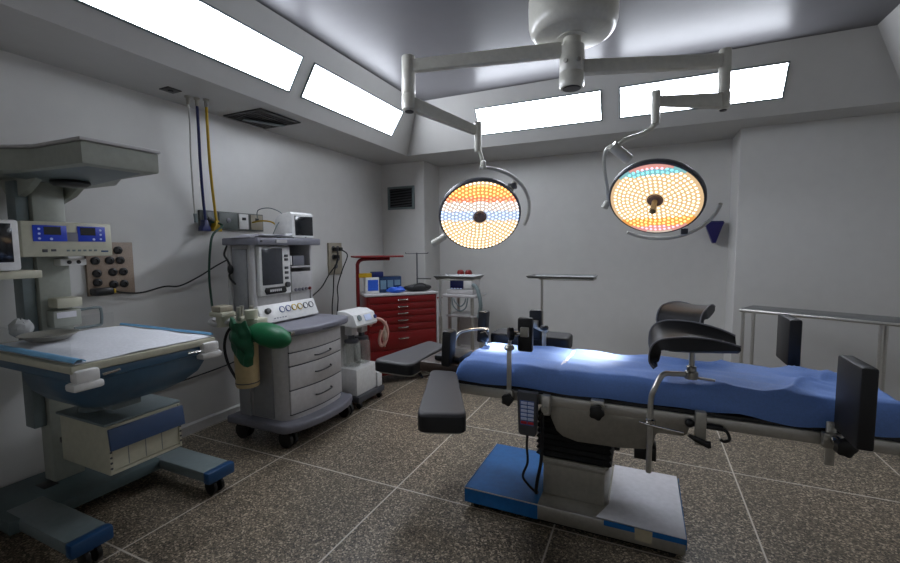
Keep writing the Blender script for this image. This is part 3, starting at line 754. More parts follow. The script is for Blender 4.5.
t = thing('clipboard', 'black clipboard with curling papers beside the shelf monitor', 'clipboard', (-2.83,2.74,1.59))
MB().box(-.07,.07,-.10,.05,0,.006,.001, M=Matrix.Translation((-2.80,2.755,1.5895))).build('board', BLKP, t)
MB().shell(lambda u, v: V(-2.86+.13*u, 2.64+.16*v, 1.60+.03*v*v), 8, 8, .003).build('sheet', PAPER, t)
MB().box(-2.83,-2.79,2.755,2.80,1.60,1.63,.006).build('clip', LGREY, t)
t = thing('coiled_tube', 'thin grey sampling tube arching over the machine shelf', 'hose', (-3.0,2.8,1.6))
MB().tube(crom([(XL+.05,2.95,1.79), (-3.2,2.86,1.85), (-3.05,2.86,1.86), (-2.95,2.90,1.80), (-2.92,2.80,1.70), (-2.94,2.76,1.60)], 8), .004, 8).build('tube', WGREY, t)
t = thing('yellow_tube', 'short yellow tube bending out of the beige socket plate', 'hose', (XL+.06,2.95,1.74))
MB().tube(crom([(XL+.038,2.90,1.745), (XL+.12,2.95,1.76), (XL+.2,3.0,1.74), (XL+.24,3.02,1.66), (XL+.22,3.0,1.6)], 6), .007, 8).build('tube', YEL, t)

# ================================================================== SUCTION UNIT
U = thing('suction_unit', 'white suction pump cart with two collection jars beside the red cart', 'suction pump', (-2.55,3.38,0))
MB().box(-2.75,-2.375,3.17,3.60,.065,.125,.012).build('base', DGREY, U)
for x, y in ((-2.41,3.22), (-2.41,3.55), (-2.70,3.22), (-2.70,3.55)):
    w = MB().box(x-.018,x+.018,y-.018,y+.018,.05,.066).build('caster', DGREY, U)
    MB().lathe([(.01,-.014), (.027,-.012), (.027,.012), (.01,.014)], (x,y,.0285), (0,1,0), 16).build('wheel', BLKP, w)
MB().box(-2.72,-2.41,3.19,3.53,.125,.375,.008).build('pump_case', LWHITE, U)
MB().box(-2.50,-2.39,3.50,3.58,.125,.27,.008).build('side_case', LWHITE, U)
MB().box(-2.66,-2.60,3.17,3.505,.375,.84,.008).build('back_panel', LGREY, U)
hd = MB().prism([(-2.60,.785), (-2.39,.77), (-2.38,.79), (-2.42,.885), (-2.50,.915), (-2.60,.915)], 3.17, 3.505, 'y', .008).build('control_head', LWHITE, U)
M = Matrix.Translation((-2.398,3.34,.845)) @ Matrix.Rotation(radians(-23),4,'Y')
MB().box(-.002,.003,-.02,.08,-.03,.03,M=M).build('keypad', BTN, hd)
MB().lathe([(.02,0), (.02,.008), (.003,.01)], M @ V(0,.14,-.01), M.to_3x3() @ V(1,0,0), 16).build('dial', NAVY, hd)
MB().lathe([(.028,0), (.028,.008), (.003,.009)], M @ V(0,-.10,.01), M.to_3x3() @ V(1,0,0), 18).build('gauge', WGREY, hd)
for y in (3.27, 3.43):
    j = MB().lathe([(.06,.378), (.078,.385), (.082,.40), (.082,.575), (.074,.60), (.062,.615), (.056,.615), (.066,.60), (.076,.575), (.076,.40), (.07,.39), (.01,.388)], (-2.52,y,0), seg=28).build('jar', JAR, U)
    MB().lathe([(.05,.61), (.066,.612), (.066,.64), (.03,.648), (.03,.68), (.012,.685)], (-2.52,y,0), seg=22).build('lid', DGREY, j)
    MB().box(-2.56,-2.48,y-.045,y+.045,.685,.775,.008).build('jar_bracket', LGREY, U)
t = thing('suction_tube', 'coil of pale pink suction tubing hung on the right of the jars', 'hose', (-2.42,3.6,.7))
MB().tube(crom([(-2.45,3.47,.74), (-2.42,3.53,.80), (-2.38,3.60,.77), (-2.36,3.645,.68), (-2.37,3.64,.58), (-2.40,3.60,.52), (-2.41,3.575,.58), (-2.40,3.60,.68)], 7), .016, 10).build('tube', mat('pink_tubing', (206,160,146), .4), t)
def bundle(u, v):
    a = 2*pi*u
    return V(-2.385+.03*cos(a)*sin(pi*v), 3.635+.04*sin(a)*sin(pi*v)+.03*v, .50+.26*v+.012*noise.noise((3*cos(a), 3*sin(a), v*5)))
MB().shell(bundle, 16, 16, .003).build('bundle', mat('beige_bundle', (212,190,172), .5), t)

# ================================================================== RED CART (turned across the corner)
K = thing('crash_cart', 'red drawer cart with pale top standing across the room corner', 'drawer cart', (-2.4375-.163,4.087+.155,0), radians(46.5), local=True)
MB().box(-.40,.40,-.215,.22,.09,.975,.01).build('body', RED, K)
MB().box(-.415,.415,-.23,.23,.975,1.0,.006).build('countertop', LGREY, K)
for (z0, z1) in ((.895,.965), (.82,.888), (.745,.813), (.665,.738), (.585,.658), (.38,.578), (.11,.372)):
    d = MB().box(-.375,.375,-.228,-.214,z0,z1,.004).build('drawer', RED, K)
    zc = (z0+z1)/2 if z1-z0 < .1 else (z0+z1)/2+.02
    MB().tube(crom([(-.052,-.227,zc), (-.048,-.243,zc), (0,-.246,zc), (.048,-.243,zc), (.052,-.227,zc)], 3), .008, 8).build('handle', CHROME, d)
m = MB(); m.box(.40,.422,-.22,-.19,.10,.975,.003); m.build('corner_post', LGREY, K)
MB().box(.404,.47,-.225,-.20,.92,.935,.003).build('side_bar', RED, K)
MB().tube(crom([(-.46,-.06,.70), (-.46,-.06,1.25), (-.455,-.06,1.33), (-.42,-.06,1.37), (-.34,-.06,1.38), (-.1,-.06,1.38)], 6), .02, 12).build('shelf_arm', RED, K)
MB().box(-.47,-.40,-.10,-.02,.72,.80,.006).build('arm_clamp', DGREY, K)
MB().prism([(-.50,-.18), (-.02,-.12), (.06,-.08), (.06,.06), (-.50,.12)], 1.395, 1.415, 'z', .006).build('arm_shelf', RED, K)
for x, y in ((-.34,-.16), (.34,-.16), (-.34,.16), (.34,.16)):
    w = MB().box(x-.02,x+.02,y-.02,y+.02,.07,.09).build('caster', DGREY, K)
    MB().lathe([(.015,-.014), (.038,-.012), (.038,.012), (.015,.014)], (x,y,.0385), (0,1,0), 16).build('wheel', BLKP, w)
KM = Matrix.Translation(K.location) @ Matrix.Rotation(radians(46.5), 4, 'Z')
def kthing(name, label, cat, x, y, z=1.0, group=None):
    p = KM @ V(x, y, z)
    return thing(name, label, cat, tuple(p), radians(46.5), group, local=True)
t = kthing('glove_carton', 'white and blue carton at the left end of the red cart top', 'carton', -.31, -.05, 1.0)
MB().box(-.075,.075,-.06,.06,.001,.175,.004).build('box', LWHITE, t)
MB().box(-.05,.065,-.063,-.060,.03,.15).build('blue_print', mat('print_blue', (40,90,200), .5), t)
t = kthing('supply_box', 'dark blue glossy box right of the white and blue carton', 'carton', -.10, -.03, 1.0)
MB().box(-.125,.125,-.06,.06,.001,.18,.004).build('box', mat('carton_navy', (36,58,92), .25), t)
m = MB()
for k in range(3): m.box(-.115+k*.08,-.05+k*.08,-.0625,-.060,.04+.02*k,.14)
m.build('print', mat('print_pale', (110,140,160), .4), t)
t = kthing('yellow_blue_box', 'yellow and blue slim box lying on top of the carton', 'carton', -.31, -.05, 1.177)
MB().box(-.14,.0,-.045,.045,.0,.045,.004).build('box', YEL, t)
MB().box(.0,.13,-.045,.045,.0,.06,.004).build('sleeve', NAVY, t)
t = kthing('blue_cloth', 'crumpled bright blue glove in front of the boxes on the red cart', 'glove', -.06, -.17, 1.0)
def glv(u, v):
    a = 2*pi*u; r = sin(pi*(.04+.92*v)); k = 1+.35*noise.noise((2.5*cos(a), 2.5*sin(a), v*3))
    return V(.10*r*k*cos(a), .045*r*k*sin(a), .001+.03*(1-cos(pi*v))*k)
MB().shell(glv, 20, 12, .002).build('glove', mat('glove_blue', (34,90,200), .4), t)
t = kthing('black_bag', 'flat black zipped bag on the right half of the red cart top', 'bag', .22, -.08, 1.0)
def bagf(u, v):
    a = 2*pi*u; r = sin(pi*(.03+.94*v))**.6; k = 1+.10*noise.noise((2*cos(a), 2*sin(a), v*3+5))
    return V(.165*r*k*cos(a), .095*r*k*sin(a), .001+.04*(1-cos(pi*v))*(1+.25*noise.noise((u*4, v*3, 9))))
MB().shell(bagf, 28, 14, .003).build('bag', BLACK, t)
MB().tube(crom([(-.08,-.09,.05), (-.04,-.10,.09), (.04,-.10,.09), (.08,-.09,.05)], 5), .006, 8).build('handle', RUB, t)
t = kthing('drip_stand', 'short steel drip rod with cross hooks at the back of the red cart', 'drip stand', .29, .15, 1.0)
MB().lathe([(.055,.001), (.055,.012), (.02,.02), (.009,.03)], (0,0,0)).build('foot', DGREY, t)
MB().cyl((0,0,.015),(0,0,.44),.009,seg=10).build('rod', DGREY, t)
m = MB(); m.tube(crom([(-.14,0,.445), (-.13,0,.43), (0,0,.43), (.13,0,.43), (.14,0,.445)], 4), .005, 8); m.build('hook_bar', DGREY, t)
m = MB(); m.tube([(-.01,0,.13), (.17,-.02,.12)], .006, 8); m.build('side_bar', BLKP, t)

# ================================================================== DEFIBRILLATOR TROLLEY (back wall)
D = thing('equipment_trolley', 'grey two post equipment trolley against the back wall', 'trolley', (-2.02,4.9,0))
MB().box(-2.255,-1.815,4.72,5.10,.895,.93,.008).build('top_shelf', LGREY, D)
MB().box(-2.22,-1.85,4.75,5.08,.655,.68,.005).build('middle_shelf', LGREY, D)
MB().box(-2.22,-1.85,4.75,5.08,.20,.225,.005).build('bottom_shelf', LGREY, D)
MB().box(-2.205,-1.86,5.05,5.075,.25,.66,.004).build('back_panel', LGREY, D)
for x in (-2.185,-1.885):
    for y in (4.78, 5.06): MB().box(x-.018,x+.018,y-.018,y+.018,.09,.895,.005).build('post', STEELD, D)
for x in (-2.185,-1.885):
    for y in (4.78, 5.06): MB().lathe([(.015,-.014), (.044,-.012), (.044,.012), (.015,.014)], (x,y,.0445), (0,1,0), 16).build('caster', BLKP, D)
t = thing('defibrillator', 'pale defibrillator with dark blue front standing on the grey trolley', 'defibrillator', (-2.03,4.88,.93))
MB().box(-2.215,-1.865,4.76,5.02,.931,.985,.01).build('base', LGREY, t)
MB().box(-2.18,-1.87,4.77,5.0,.985,1.145,.012).build('case', LGREY, t)
MB().box(-2.17,-1.995,4.764,4.771,1.0,1.13,.003).build('screen', mat('navy_panel', (22,28,66), .25), t)
m = MB(); m.box(-1.985,-1.89,4.764,4.771,1.01,1.12,.003); m.build('control_panel', LWHITE, t)
m = MB()
for k in range(4): m.box(-2.16+k*.04,-2.135+k*.04,4.76,4.765,.995,1.008)
m.build('keys', BTN, t)
for x, lab in ((-2.07,'red domed cap at left on the defibrillator'), (-1.965,'red domed cap at right on the defibrillator')):
    q = thing('red_cap', lab, 'cap', (x,4.86,1.145), 0, 'red caps on the defibrillator')
    MB().lathe([(.042,.001), (.045,.03), (.042,.055), (.03,.075), (.006,.082)], (x,4.86,1.145), seg=20).build('dome', RED, q)
    MB().lathe([(.047,.0012), (.047,.012), (.04,.013)], (x,4.86,1.145), seg=20).build('ring', LGREY, q)
t = thing('looped_cable', 'grey cable loops drooping under the trolley top', 'cable', (-2.0,4.72,.9))
MB().tube(crom([(-2.12,4.705,.90), (-2.10,4.70,.80), (-2.02,4.695,.74), (-1.94,4.70,.78), (-1.91,4.70,.90)], 7), .009, 8).build('loop', WGREY, t)
MB().tube(crom([(-2.09,4.700,.895), (-2.07,4.685,.85), (-2.0,4.68,.80), (-1.95,4.69,.84), (-1.935,4.70,.895)], 7), .009, 8).build('loop', WGREY, t)
t = thing('corrugated_tube', 'thick grey tube curving down the right side of the trolley', 'hose', (-1.8,4.8,.9))
pts = crom([(-1.90,4.80,1.05), (-1.83,4.76,1.03), (-1.785,4.74,.94), (-1.765,4.74,.82), (-1.78,4.75,.72), (-1.80,4.76,.66)], 12)
MB().tube(pts, [.022+.003*(i % 2) for i in range(len(pts))], 12).build('tube', WGREY, t)

# ================================================================== MAYO STANDS
def mayo(label, base, zt, x0, x1, y0, y1, px):
    t = thing('mayo_stand', label, 'instrument stand', (px, base, 0), 0, 'instrument stands with cantilevered trays')
    m = MB(); m.tube(crom([(px-.02,base-.28,.055), (px-.03,base,.055), (px-.02,base+.28,.055)], 6), .016, 10)
    m.tube([(px,base,.055), (px+.2,base,.055)], .016, 10); m.build('foot_frame', STEELD, t)
    for x, y in ((px-.02,base-.27), (px-.02,base+.27), (px+.19,base)): MB().ball((x,y,.0205), .02).build('caster', BLKP, t)
    MB().cyl((px,base,.05),(px,base,zt-.35),.016,seg=12).build('outer_post', STEELD, t)
    MB().cyl((px,base,zt-.4),(px,base,zt-.012),.0135,seg=12).build('inner_post', STEEL, t)
    m = MB(); m.tube(crom([(px,base,zt-.018), (px+.02,base+.0,zt-.014), (px+.03,y0+.03,zt-.014), (x1-.05,y0+.03,zt-.014), (x1-.03,base,zt-.014), (x1-.05,y1-.03,zt-.014), (px+.03,y1-.03,zt-.014), (px+.02,base+.02,zt-.014), (px,base,zt-.018)], 4), .006, 8); m.build('support_frame', STEELD, t)
    r = .02
    def ring(z, g, rr=.03):
        out = []
        for cx, cy, a0 in ((x1-rr-g,y1-rr-g,0), (x0+rr+g,y1-rr-g,90), (x0+rr+g,y0+rr+g,180), (x1-rr-g,y0+rr+g,270)):
            for k in range(5): a = radians(a0+22.5*k); out.append(V(cx+rr*cos(a), cy+rr*sin(a), z))
        return out
    MB().rings([ring(zt-.006,.016), ring(zt+.013,.002), ring(zt+.016,0), ring(zt+.016,.006), ring(zt+.012,.008), ring(zt-.002,.022)]).build('tray', TRAYM, t)
mayo('mayo stand with empty steel tray standing behind the middle of the table', 4.35, 1.195, -1.085, -.43, 4.17, 4.53, -.955)
mayo('mayo stand with thin tray in front of the grey trolley', 3.4, 1.243, -1.655, -1.275, 3.26, 3.55, -1.645)

# ================================================================== INSTRUMENT TABLE (right)
rz = radians(-26)
T = thing('instrument_table', 'long narrow stainless steel table on thin legs along the right back wall', 'instrument table', (.775,4.457,0), rz, local=True)
MB().box(-.012,1.75,-.012,.33,.925,.945,.005).build('top', TRAYM, T)
MB().tube([(-.012,-.012,.93), (1.75,-.012,.93)], .013, 10).build('front_rim', STEEL, T)
for x in (.008, .87, 1.70):
    for y in (.012, .30): MB().cyl((x,y,.02),(x,y,.92),.0145,seg=12).build('leg', STEEL, T)
m = MB()
for y in (.012, .30): m.tube([(.008,y,.25), (1.70,y,.25)], .010, 8)
for x in (.008, .87, 1.70): m.tube([(x,.012,.25), (x,.30,.25)], .010, 8)
m.build('stretcher', STEELD, T)
for x in (.008, .87, 1.70):
    for y in (.012, .30): MB().lathe([(.018,.001), (.018,.025), (.008,.03)], (x,y,0), seg=12).build('foot', BLKP, T)

# ================================================================== OPERATING TABLE
O = thing('operating_table', 'long stainless operating table on a heavy low base in the room centre', 'operating table', (-.25,2.47,0))
MB().box(-.915,.205,2.20,2.80,.035,.122,.012).build('base', STEELD, O)
m = MB(); m.box(-.88,.17,2.235,2.77,.012,.036); m.build('base_skirt', BLKP, O)
for x, y in ((-.86,2.24), (.15,2.24), (-.86,2.76), (.15,2.76)): MB().lathe([(.012,-.014), (.0175,-.012), (.0175,.012), (.012,.014)], (x,y,.018), (0,1,0), 14).build('caster', BLKP, O)
f = MB(); f.box(-.918,-.497,2.196,2.79,.1225,.1255); f.box(-.918,-.497,2.1955,2.1995,.04,.1255); f.box(-.9185,-.9155,2.196,2.79,.04,.1255)
f.build('blue_cover', BLUEF, O, label='blue plastic film on the base')
f = MB(); f.box(-.921,-.9187,2.196,2.79,.118,.127); f.box(-.92,-.17,2.1925,2.1955,.1195,.1252); f.build('edge_strip', LGREY, O)
f = MB(); f.box(-.16,.207,2.1955,2.1995,.098,.1232); f.box(.2055,.2085,2.2,2.79,.07,.1225); f.build('blue_edge', BLUEF, O)
MB().prism([(-.497,2.34), (-.49,2.315), (-.17,2.315), (-.155,2.34), (-.155,2.68), (-.497,2.68)], .122, .335, 'z', .008).build('column', STEELD, O)
MB().prism([(-.503,2.34), (-.494,2.308), (-.166,2.308), (-.149,2.34), (-.149,2.686), (-.503,2.686)], .30, .325, 'z', .005).build('column_collar', STEELD, O)
f = MB()
for k in range(8):
    z = .335+k*.031; g_ = .010 if k % 2 else .0
f.rings([[V(x, y, .335+i*.016) for x, y in ((-.52-g_,2.33-g_), (-.15+g_,2.33-g_), (-.15+g_,2.66+g_), (-.52-g_,2.66+g_))] for i, g_ in enumerate([0,.014]*8+[0])])
f.build('bellows', RUB, O)
poly = [(-.452,.675), (-.435,.60), (-.405,.535), (-.37,.51), (-.30,.495), (-.1,.50), (.015,.515), (.05,.535), (.065,.60), (.08,.608), (.175,.608), (.196,.622), (.202,.65), (.202,.675)]
for y in (2.224, 2.70): MB().prism(poly, y, y+.014, 'y', .003).build('side_bracket', STEELD, O)
MB().box(-.42,.0,2.24,2.70,.585,.665).build('top_frame', STEELD, O)
MB().box(-.03,.07,2.26,2.36,.445,.512,.004).build('motor_box', BLKP, O)
MB().cyl((-.11,2.27,.47),(-.11,2.27,.51),.014,seg=12).build('stop', BLKP, O)
for y in (2.203, 2.712): MB().box(-.975,.975,y,y+.014,.672,.724,.003).build('side_rail', STEEL, O)
for y in (2.218, 2.695):
    for x in (-.9, -.5, .3, .62, .9): MB().box(x-.02,x+.02,y,y+.017,.68,.715).build('rail_spacer', STEELD, O)
for x0, x1, n_ in ((-.965,-.44,'back_section'), (-.43,.235,'seat_section'), (.245,.972,'leg_section')):
    MB().box(x0,x1,2.235,2.695,.665,.705,.004).build(n_, STEELD, O)
MB().box(-.965,.972,2.215,2.715,.706,.742,.008).build('mattress', BLACK, O)
hs = MB().box(-1.245,-.985,2.26,2.66,.745,.815,.022).build('head_section', BROWN, O, label='dark brown head pad')
for y in (2.33, 2.60): MB().tube([(-1.2,y,.73), (-.96,y,.70)], .011, 10).build('head_bar', STEEL, O)

# blue sheet over the mattress
D_ = thing('table_sheet', 'blue fitted sheet stretched over the operating table mattress', 'sheet', (-.02,2.46,.74))
sec = crom([(2.214,.738), (2.206,.775), (2.206,.822), (2.218,.853), (2.245,.869), (2.35,.872), (2.46,.872), (2.57,.872), (2.675,.869), (2.72,.852), (2.738,.82), (2.738,.775), (2.73,.74)], 4)
ns = len(sec)-1
def sheetf(u, v):
    x = -.985+1.955*u
    k = min(int(v*ns), ns-1); p = sec[k].lerp(sec[k+1], v*ns-k); y, z = p.x, p.y
    # p is (y, z, 0)
    e0 = max(0, min(1, (x+.985)/.075)); e1 = max(0, min(1, (.97-x)/.05))
    s_ = sqrt(max(0, 1-(1-e0)**2))*.96+.04
    s1 = sqrt(max(0, 1-(1-e1)**2))*.9+.1
    z = .738+(z-.738)*s_*s1
    y = 2.46+(y-2.46)*(.93+.07*s_)
    r_ = max(0, min(1, (x-.05)/.3))
    top = max(0, (z-.80)/.07)
    a = noise.noise((x*5.5+y*2, y*7, 3.1))*.009+noise.noise((x*2.6-y*7, y*10+x*5, 8))*.008*(1+1.3*r_)-.010*r_*max(0, noise.noise((x*3-y*2, x*11+y*14, 4)))
    z += a*(.35+.65*top)*(1 if z > .76 else .2)
    rg = 1-abs(noise.noise((x*2.4-y*1.5, y*4.5+x*1.2, 11)))*2.2
    z += .016*(.25+r_)*max(0, rg)**7*(.3+.7*top)
    side = 1 if y < 2.3 else 0
    if side:
        q = 1-top
        y -= (.006+.012*r_)*max(0, noise.noise((x*6, z*9, 1.7))+.35)*q
        if v < .2: z += (.010+.030*r_)*noise.noise((x*4.3, 0, 5))*(1-v/.2)+.006*(1-v/.2)
    # shallow joint between the mattress sections
    j = abs(x-(-.395)); z -= .006*math.exp(-(j/.012)**2)*top
    return V(x, y, z)
MB().shell(sheetf, 150, ns*2, .004).build('sheet', SHEET, D_, sharp=70)
MB().shell(lambda u, v: V(-.375-.018*v+.02*(u-.5), 2.235+.45*u, sheetf((-.385+.985)/1.955, .27+.46*u).z+.004), 40, 3, .003).build('seam_strip', mat('pale_seam', (196,204,232), .4), D_, label='pale strip across the sheet')

# paper and tape on the base
t = thing('paper_sheet', 'white paper sheet lying on the right end of the table base', 'paper', (.02,2.5,.125))
MB().prism([(-.20,2.205), (.205,2.195), (.198,2.80), (-.148,2.80), (-.148,2.345)], .1262, .1282, 'z').build('sheet', PAPER, t)
MB().prism([(-.015,.066), (.058,.062), (.062,.124), (-.018,.126)], 2.1925, 2.1945, 'y').build('tape', TAPE, t, label='beige tape on the front edge')

# hand control
t = thing('hand_control', 'grey keypad hand control hanging from the near rail of the table', 'hand control', (-.545,2.16,.74))
MB().prism([(-.600,.735), (-.598,.745), (-.492,.745), (-.49,.735), (-.496,.525), (-.505,.512), (-.583,.512), (-.592,.525)], 2.152, 2.186, 'y', .006).build('case', DGREY, t)
MB().prism([(-.583,.70), (-.507,.70), (-.511,.57), (-.579,.57)], 2.149, 2.153, 'y').build('key_field', mat('key_blue', (70,100,170), .4), t)
for r in range(6):
    for c_ in (0, 1):
        MB().box(-.577+c_*.036,-.545+c_*.036,2.1465,2.150,.681-r*.021,.696-r*.021,.002).build('key', BTNR if r == 5 else BTN, t)
m = MB(); m.box(-.57,-.52,2.182,2.203,.70,.735,.003); m.build('hook', STEEL, t)
MB().tube(crom([(-.545,2.165,.515), (-.548,2.165,.45), (-.545,2.17,.36), (-.575,2.19,.27), (-.555,2.22,.21), (-.525,2.26,.155), (-.53,2.30,.132)], 7), .0065, 8).build('cable', RUB, t)
MB().tube(crom([(-.465,2.175,.70), (-.47,2.17,.55), (-.475,2.18,.38), (-.50,2.20,.25), (-.515,2.24,.165), (-.52,2.29,.136)], 7), .009, 8).build('thick_cable', RUB, t)
t = thing('rail_clamp', 'steel rail clamp beside the hand control on the near rail', 'clamp', (-.45,2.19,.70), 0, 'clamps on the table rail')
MB().box(-.475,-.43,2.165,2.203,.63,.735,.006).build('block', STEEL, t)
MB().cyl((-.452,2.165,.665),(-.452,2.145,.665),.016,seg=14).build('screw', STEELD, t)
def starknob(mb, c, d, r=.03, h=.022):
    F = frame(d); c = Vector(c)
    out = []
    for hh, k in ((0,.7), (.004,1), (h-.004,1), (h,.75)):
        out.append([c+F @ V(r*k*(1+.10*cos(5*a))*cos(a), r*k*(1+.10*cos(5*a))*sin(a), hh) for a in [2*pi*i/40 for i in range(40)]])
    return mb.rings(out)
t = thing('rail_clamp', 'black knobbed rail clamp in the middle of the steel side bracket', 'clamp', (-.2,2.18,.70), 0, 'clamps on the table rail')
MB().box(-.232,-.168,2.17,2.203,.705,.745,.006).build('block', STEEL, t)
starknob(MB(), (-.20,2.17,.69), (0,-1,0), .034, .03).build('knob', BLKP, t)

# shoulder supports: post in a rail socket, knob, upright pad
def support(label, x, yr, s_, px, zp0, zp1, ky, post_top, cap):
    t = thing('shoulder_support', label, 'body support', (x,yr,.7), 0, 'upright body supports on the table rails')
    MB().box(x-.022,x+.022,min(yr,yr-s_*.032),max(yr,yr-s_*.032),.665,.735,.006).build('socket', STEEL, t)
    yy = yr-s_*.016
    MB().box(x-.0125,x+.0125,yy-.006,yy+.006,.66,post_top,.002).build('post', STEEL, t)
    MB().lathe([(.012,post_top-.008), (.026,post_top), (.028,post_top+.012), (.02,post_top+.024), (.004,post_top+.027)], (x,yy,0), seg=20).build('post_cap', cap, t)
    starknob(MB(), (x,yr-s_*.032,.69), (0,-s_,0), .03, .03).build('rail_knob', BLKP, t)
    MB().tube(crom([(x,yy,post_top+.015), (x+.01,yy,zp0+.07), (px-.02,ky,zp0+.10), (px,ky,zp0+.11)], 5), .009, 10).build('rod', STEEL, t)
    kn = MB().cyl((px-.07,ky-.005,zp0+.098),(px-.01,ky-.005,zp0+.10),.012,seg=12).build('knob_shaft', CHROME, t)
    starknob(MB(), (px-.055,ky-.008,zp0+.098), (-.85,-.5,0), .034, .03).build('knob', BLKP, t)
    MB().box(px-.018,px+.025,ky-.018,ky+.006,zp0+.085,zp0+.135,.004).build('hinge', STEELD, t)
    MB().box(px-.04,px+.042,ky+.006,ky+.04,zp0,zp1,.012).build('pad', BLACK, t)
    return t
support('black upright body support on the near rail, left of the sheet seam', -.652, 2.203, 1, -.572, .945, 1.128, 2.19, .955, STEEL)
support('black upright body support on the far rail, just behind the near one', -.585, 2.726, -1, -.655, .885, 1.085, 2.772, .97, BLKP)

# left end upright pads and rods
def sidepad(label, x, y, z0, z1, yr, lean):
    t = thing('lateral_support', label, 'body support', (x,y,.7), 0, 'slim pads at the head of the table')
    M = Matrix.Translation((x,y,z0)) @ Matrix.Rotation(radians(lean),4,'Y')
    MB().box(-.03,.03,-.045,.045,0,z1-z0,.014,M=M).build('pad', BLACK, t)
    MB().tube(crom([(x,y,z0+.05), (x+.05,y,z0-.03), (x+.09,(y+yr)/2,.72), (x+.10,yr,.70)], 6), .009, 10).build('rod', STEEL, t)
    MB().box(x+.08,x+.12,yr-.016,yr+.016,.675,.73,.004).build('clamp', STEELD, t)
sidepad('black upright pad at the near side of the head end', -1.065, 2.30, .795, 1.01, 2.187, 3)
sidepad('black upright pad at the far side of the head end', -1.03, 2.80, .84, 1.06, 2.742, 4)
t = thing('support_rod', 'bent steel rod arching over the brown head pad', 'rod', (-1.0,2.45,.85))
MB().tube(crom([(-1.07,2.40,.818), (-1.075,2.41,.90), (-1.05,2.43,.965), (-.99,2.47,.985), (-.93,2.53,.985), (-.90,2.56,.97)], 6), .008, 10).build('rod', STEEL, t)
m = MB(); m.box(-.94,-.90,2.53,2.58,.90,.985,.008); m.build('joint', DGREY, t)
starknob(MB(), (-.915,2.52,.945), (.2,-1,0), .028, .03).build('knob', BLKP, t)
m = MB(); m.cyl((-.92,2.555,.872),(-.92,2.555,.91),.010,seg=10); m.build('stem', STEEL, t)
t = thing('flat_rest', 'flat black rest lying across the brown head pad', 'head rest', (-1.06,2.4,.82))
MB().box(-1.16,-.99,2.30,2.52,.8165,.85,.012).build('pad', BLACK, t)

# arm boards
def armboard(label, poly, z0, z1, mount, top=CHAR, bev=.022):
    cx = sum(p[0] for p in poly)/len(poly); cy = sum(p[1] for p in poly)/len(poly)
    t = thing('arm_board', label, 'arm board', (cx,cy,z0), 0, 'padded arm boards')
    # rounded outline
    n = len(poly); out = []
    for i in range(n):
        p = Vector(poly[i]); a = Vector(poly[i-1]); b = Vector(poly[(i+1) % n]); r = .045
        pa = p+(a-p).normalized()*r; pb = p+(b-p).normalized()*r
        for k in range(5):
            s_ = k/4; out.append(tuple(pa*(1-s_)**2+p*2*s_*(1-s_)+pb*s_*s_))
    c_ = Vector((cx, cy))
    def rg(z, g): return [V(*(Vector(q)-(Vector(q)-c_).normalized()*g), z) for q in out]
    MB().rings([rg(z0,.012), rg(z0+.006,.002), rg(z1-.022,0), rg(z1-.012,.002)]).build('side_band', BLACK, t, sharp=50)
    MB().rings([rg(z1-.0135,.0015), rg(z1-.006,.005), rg(z1,.014), rg(z1+.001,.03)]).build('top_cushion', top, t, sharp=50)
    MB().rings([rg(z0-.012,.03), rg(z0-.0005,.03)]).build('base_plate', STEELD, t)
    if mount:
        MB().tube(crom(mount, 5), .012, 10).build('mount_bar', STEEL, t)
        starknob(MB(), mount[1], (-.6,-.5,-.6), .024, .02).build('knob', BLKP, t)
    return t
armboard('near charcoal arm board pointing towards the viewer from the head end', [(-1.115,2.17), (-.965,2.20), (-.665,1.62), (-.865,1.545)], .715, .80, [(-1.0,2.06,.695), (-1.02,2.15,.69), (-.985,2.195,.70), (-.94,2.195,.70)])
armboard('wide charcoal arm board reaching left towards the suction pump', [(-1.55,2.215), (-1.265,2.205), (-1.30,2.78), (-1.475,2.86)], .725, .80, [(-1.37,2.45,.70), (-1.30,2.40,.69), (-1.24,2.40,.705), (-1.16,2.40,.735)])
armboard('black arm board lying along the far side of the table', [(-.98,2.80), (-.44,2.80), (-.44,3.02), (-.98,3.02)], .815, .905, [(-.62,2.90,.79), (-.62,2.85,.74), (-.62,2.78,.70), (-.62,2.735,.70)], top=BLACK)

